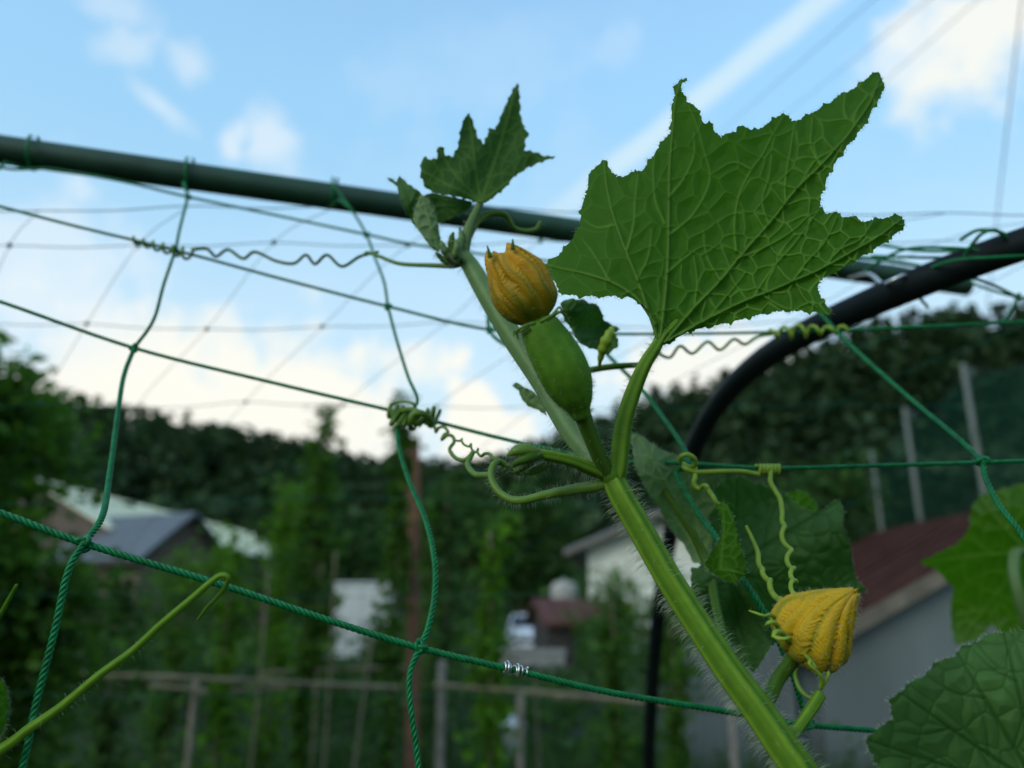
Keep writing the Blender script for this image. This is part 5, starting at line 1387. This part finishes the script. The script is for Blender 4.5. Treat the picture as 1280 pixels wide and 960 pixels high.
stalk('petiole', [(762, 592, .252, 12), (735, 520, .30, 9), (725, 470, .325, 8), (742, 462, .33, 8), (768, 458, .332, 8), (800, 456, .334, 7)], [M_stemD], lf, 40, 10, 5, .04, 60, .002)
ol = [(640, 482), (646, 478), (655, 484), (668, 490), (680, 505), (684, 520), (672, 512), (660, 508), (652, 498), (648, 488)]
small_leaf('vine_leaf', 'small grey leaf edge behind the leading shoot', ol, (680, 512), [(642, 481)], lambda u, v: .325 + 0 * u, M_leafP, vine, 1.2, 10, .0004, 1, .8, 9, 60)

# leaves behind the stem
ol = Ze([(25, 5), (70, 15), (110, 45), (160, 75), (225, 100), (255, 120), (285, 145), (335, 225), (372, 290), (345, 325), (335, 345), (348, 380), (352, 430), (345, 480), (322, 525), (280, 525), (240, 450), (180, 380), (140, 300), (90, 230), (45, 140)])
small_leaf('vine_leaf', 'pale leaf seen from below right behind the stem', ol, Ze([(318, 505)])[0], Ze([(60, 25), (250, 125), (365, 290), (130, 270)]), lambda u, v: .345 + .006 * np.sin(u / 22) + .004 * np.sin(v / 25), M_leafP, vine, 1.5, 18, .0008, 1, 1.4, 14, 260, w1=(3.6, 1.4))
ol = Ze([(352, 245), (400, 192), (440, 178), (475, 182), (520, 205), (580, 225), (640, 245), (700, 300), (755, 322), (800, 312), (830, 285), (850, 268), (868, 285), (880, 330), (872, 370), (890, 410), (902, 440), (915, 520), (925, 580), (970, 640), (930, 645), (850, 648), (760, 660), (690, 650), (640, 700), (610, 745), (625, 800), (600, 852), (560, 845), (520, 832), (480, 850), (440, 800), (380, 770), (340, 730), (300, 680), (275, 620), (270, 560), (330, 520), (345, 420)])
dl = small_leaf('vine_leaf', 'large dark leaf behind the hanging tendrils and lower flower', ol, Ze([(400, 560)])[0], Ze([(860, 280), (960, 638), (600, 840), (450, 190), (330, 710)]), lambda u, v: .362 - .00004 * (v - 700) + .009 * np.sin(u / 30 + .8) + .007 * np.sin(v / 24 + u / 50), M_leafT, vine, 1.5, 20, .0012, -1, 2.0, 13, 500, w1=(2.6, 1.2), sl=60, st=30)
ol = Ze([(640, 255), (665, 240), (700, 234), (735, 245), (758, 270), (778, 308), (740, 322), (700, 312)])
small_leaf('vine_leaf', 'small brighter leaf tip above the large dark leaf', ol, Ze([(700, 315)])[0], Ze([(705, 238)]), lambda u, v: .39 + 0 * u, M_leafU, vine, 1.5, 14, .0004, 1, 1.2, 12, 60)
ol = Ze([(372, 300), (395, 278), (412, 290), (440, 350), (462, 450), (485, 520), (492, 570), (470, 582), (440, 605), (410, 598), (350, 560), (322, 530), (345, 490), (372, 450), (395, 400), (388, 340)])
small_leaf('vine_leaf', 'small folded green leaf in front of the slanting cord', ol, Ze([(385, 550)])[0], Ze([(398, 285), (480, 570)]), lambda u, v: .288 + .0035 * np.sin((u - 880) / 9), M_leafU, vine, 1.4, 15, .0006, 1, 1.0, 14, 140)
# crumpled lower lobe of the dark leaf, near the stem
ol = Ze([(270, 540), (330, 560), (400, 600), (470, 590), (520, 640), (560, 700), (590, 760), (560, 800), (590, 850), (560, 905), (520, 960), (470, 930), (430, 900), (380, 820), (320, 740), (270, 660)])
small_leaf('vine_leaf', 'crumpled dark lobe between the stem and the lower flower', ol, Ze([(420, 600)])[0], Ze([(520, 950), (300, 690), (580, 840)]), lambda u, v: .335 + .006 * np.sin(u / 12) + .004 * np.sin(v / 15), M_leafT, vine, 1.5, 18, .0006, -1, 1.8, 12, 200)
stalk('leaf_stalk', [(960, 905, .228, 16), (925, 850, .28, 12), (900, 780, .31, 12), (888, 720, .33, 12), (880, 695, .338, 12), (862, 660, .34, 10), (838, 625, .342, 8), (822, 600, .344, 6)], [M_stemD], vine, 50, 14, 5, .05, 200, .003)

# ------------------------------------------------ lower flower
f2 = thing('lower_flower', None, None, at(957, 890, .226)); f2.parent = vine; f2.location = WO[f2.name] - WO[vine.name]
f2['label'] = 'squat golden bud with wrinkled pleats above the bluish shed'
stalk('stalk', [(952, 893, .226, 14), (962, 872, .236, 18), (972, 850, .243, 18), (986, 831, .248, 18), (996, 815, .251, 24)], [M_stemD], f2, 40, 16, 5, .05, 500, .003)
flower('petals', f2, (988, 811), (1070, 739), .252, .240, [(0, 17, 0), (.05, 30, 0), (.13, 43, 0), (.235, 50, 0), (.37, 49, 0), (.49, 43, 0), (.59, 36, 0), (.69, 29, 0), (.8, 21, 0), (.9, 13, 0), (1, 5, 0)], [M_petal2, M_hair], 9, tips=.03, wr=.10, nrib=11, fold=.13, vein_k=.3, green=2.6, hairs_n=900, twist=1.3, flip=1.3)
for pts in ([(988, 810, .250, 7)] + Ze([(620, 790, .236, 8), (605, 765, .228, 8), (580, 762, .226, 7), (565, 775, .228, 4)]), [(990, 812, .249, 8)] + Ze([(640, 810, .234, 10), (610, 800, .226, 10), (595, 815, .225, 8), (630, 830, .223, 7), (660, 820, .223, 5), (672, 832, .224, 2)]),
            [(986, 806, .254, 7)] + Ze([(600, 740, .246, 7), (560, 735, .24, 5), (530, 725, .241, 5), (500, 715, .243, 3)]), [(994, 816, .250, 7)] + Ze([(720, 890, .238, 7), (745, 915, .228, 6), (740, 930, .227, 5), (765, 950, .227, 5), (770, 975, .228, 4)]),
            [(996, 817, .249, 7)] + Zm([(700, 340, .240, 6), (725, 365, .234, 5), (740, 385, .233, 5), (735, 405, .233, 5), (770, 440, .233, 6), (785, 480, .234, 8), (775, 540, .235, 5)]), [(1000, 822, .248, 5)] + Zm([(800, 430, .238, 4), (830, 430, .235, 5), (815, 480, .235, 6), (785, 540, .235, 4)])):
    sepal(f2, pts, [M_tendL, M_hair])
stalk('cut_stalk', Zm([(560, 880, .224, 17), (600, 830, .227, 15), (660, 750, .23, 14), (730, 650, .233, 15), (775, 575, .235, 15)]), [M_stem], f2, 30, 14, 5, .04, 260, .0022)
tendril('tendril', Zm([(730, 600, .236, 5), (690, 590, .237, 6), (640, 540, .239, 7), (612, 470, .241, 6), (612, 430, .243, 5), (630, 405, .245, 3)]), [M_tend], f2)

# ================================================================== OTHER NEAR PLANTS
# sharp leaf at lower right
ol = Zg([(750, 602), (790, 565), (842, 532), (834, 462), (870, 442), (905, 405), (950, 387), (985, 342), (1050, 322), (1070, 290), (1130, 272), (1160, 244), (1215, 244), (1290, 236), (1400, 250), (1500, 330), (1540, 480), (1500, 640), (1400, 740), (1250, 800), (1050, 800), (880, 770), (800, 700)])
lr = small_leaf('pumpkin_leaf', 'sharp dark green leaf with a toothed edge in the lower right corner', ol, Zg([(1330, 760)])[0], Zg([(760, 602), (870, 445), (1060, 310), (1215, 250), (1400, 270), (900, 760)]), lambda u, v: .215 + .00006 * (960 - v) + .004 * np.sin(u / 45) + .003 * np.sin(v / 38 + 1) - .00003 * (1200 - u), M_leafT, None, 1.5, 34, .0007, -1, 3.0, 15, 380, w1=(3.0, 1.4), sl=110, st=60, cat='leaf', w2=1.6, w3=1.3)
P, r_ = pxpath([(1297, 985, .217, 18), (1340, 1060, .22, 20), (1400, 1250, .23, 22), (1440, 1600, .25, 22)], 30); e_ = P[-1].copy(); e_[2] = -.05
a = Acc(); tube(a, np.vstack((P, [e_])), np.append(r_, r_[-1]), 14, 5, .05); build('stalk', a, [M_stem, M_hair], lr)

# blurred bright leaf at the right edge, farther back
ol = [(1150, 702), (1176, 690), (1196, 680), (1210, 664), (1216, 630), (1228, 618), (1250, 612), (1280, 604), (1320, 600), (1365, 640), (1380, 700), (1350, 770), (1300, 812), (1262, 806), (1240, 780), (1222, 800), (1194, 806), (1188, 770), (1192, 735), (1170, 712)]
rl = small_leaf('pumpkin_leaf', 'blurred bright yellow-green leaf at the right edge behind the cord', ol, (1285, 690), [(1156, 702), (1225, 622), (1320, 606), (1200, 800), (1340, 765)], lambda u, v: .62 + .012 * np.sin(u / 30) + .02 * np.sin(v / 42 + 2), M_leafB, None, 2.4, 24, .002, 1, 2.5, 16, 120, cat='leaf', sl=60, st=34)
P, r_ = pxpath([(1284, 690, .60, 13), (1268, 694, .585, 14), (1272, 740, .57, 13), (1300, 830, .58, 13), (1340, 1000, .62, 13)], 40); e_ = P[-1].copy(); e_[2] = -.05
a = Acc(); tube(a, np.vstack((P, [e_])), np.append(r_, r_[-1]), 12, 5, .05); build('stalk', a, [M_stemP, M_hair], rl)

# shoot at lower left with its hooked tip
ls = [(-120, 1010, .235, 15), (0, 938, .232, 13.5), (37, 911, .231, 12.5), (75, 885, .23, 11.5), (124, 844, .229, 10), (165, 814, .229, 9.5), (202, 780, .228, 9), (240, 748, .228, 8.5), (263, 728, .228, 8), (277, 719, .228, 7), (286, 722, .228, 6), (281, 734, .23, 5.5), (270, 748, .231, 5), (260, 758, .232, 4.5), (247, 775, .233, 3.5)]
sho = thing('tendril_shoot', 'slender pale green tendril rising from the lower left with a hooked tip', 'tendril', at(-120, 1010, .235))
a = Acc(); P, r_ = pxpath(ls, 160); tube(a, P, r_, 14, 5, .03)
e_ = P[0].copy(); e_[2] = -.05; tube(a, np.array([P[0], (P[0] * .5 + e_ * .5) + [-.05, .02, 0], e_]), r_[0], 10)
tube_hairs(a, P[20:105], r_[20:105], 170, .0026, .000045, rv, droop=.45, spread=.3)
build('stalk', a, [M_stem, M_hair], sho)
a = Acc(); P, r_ = pxpath([(-60, 900, .24, 6), (-30, 830, .236, 6), (0, 770, .233, 6), (12, 748, .232, 5.5), (21, 731, .231, 4)], 30); tube(a, P, r_, 10)
e_ = P[0].copy(); e_[2] = -.05; tube(a, np.array([P[0], e_]), r_[0], 8)
tag(build('young_tendril', a, [M_stem, M_hair]), 'short thin tendril tip at the left edge above the leaf edge', 'tendril')
ol = [(-60, 860), (-20, 845), (2, 850), (9, 866), (11, 885), (7, 905), (-2, 922), (-30, 945), (-80, 950), (-110, 900)]
le = small_leaf('pumpkin_leaf', 'hairy leaf edge just inside the left border', ol, (-80, 950), [(9, 875), (-10, 850), (0, 918)], lambda u, v: .236 + .003 * np.sin(u / 12), M_leafU, None, 1.6, 16, .0008, 1, 1.5, 14, 500, cat='leaf')
P, r_ = pxpath([(-80, 952, .236, 12), (-110, 1050, .24, 13), (-120, 1300, .25, 13)], 20); e_ = P[-1].copy(); e_[2] = -.05
a = Acc(); tube(a, np.vstack((P, [e_])), np.append(r_, r_[-1]), 12, 5, .05); build('stalk', a, [M_stem, M_hair], le)
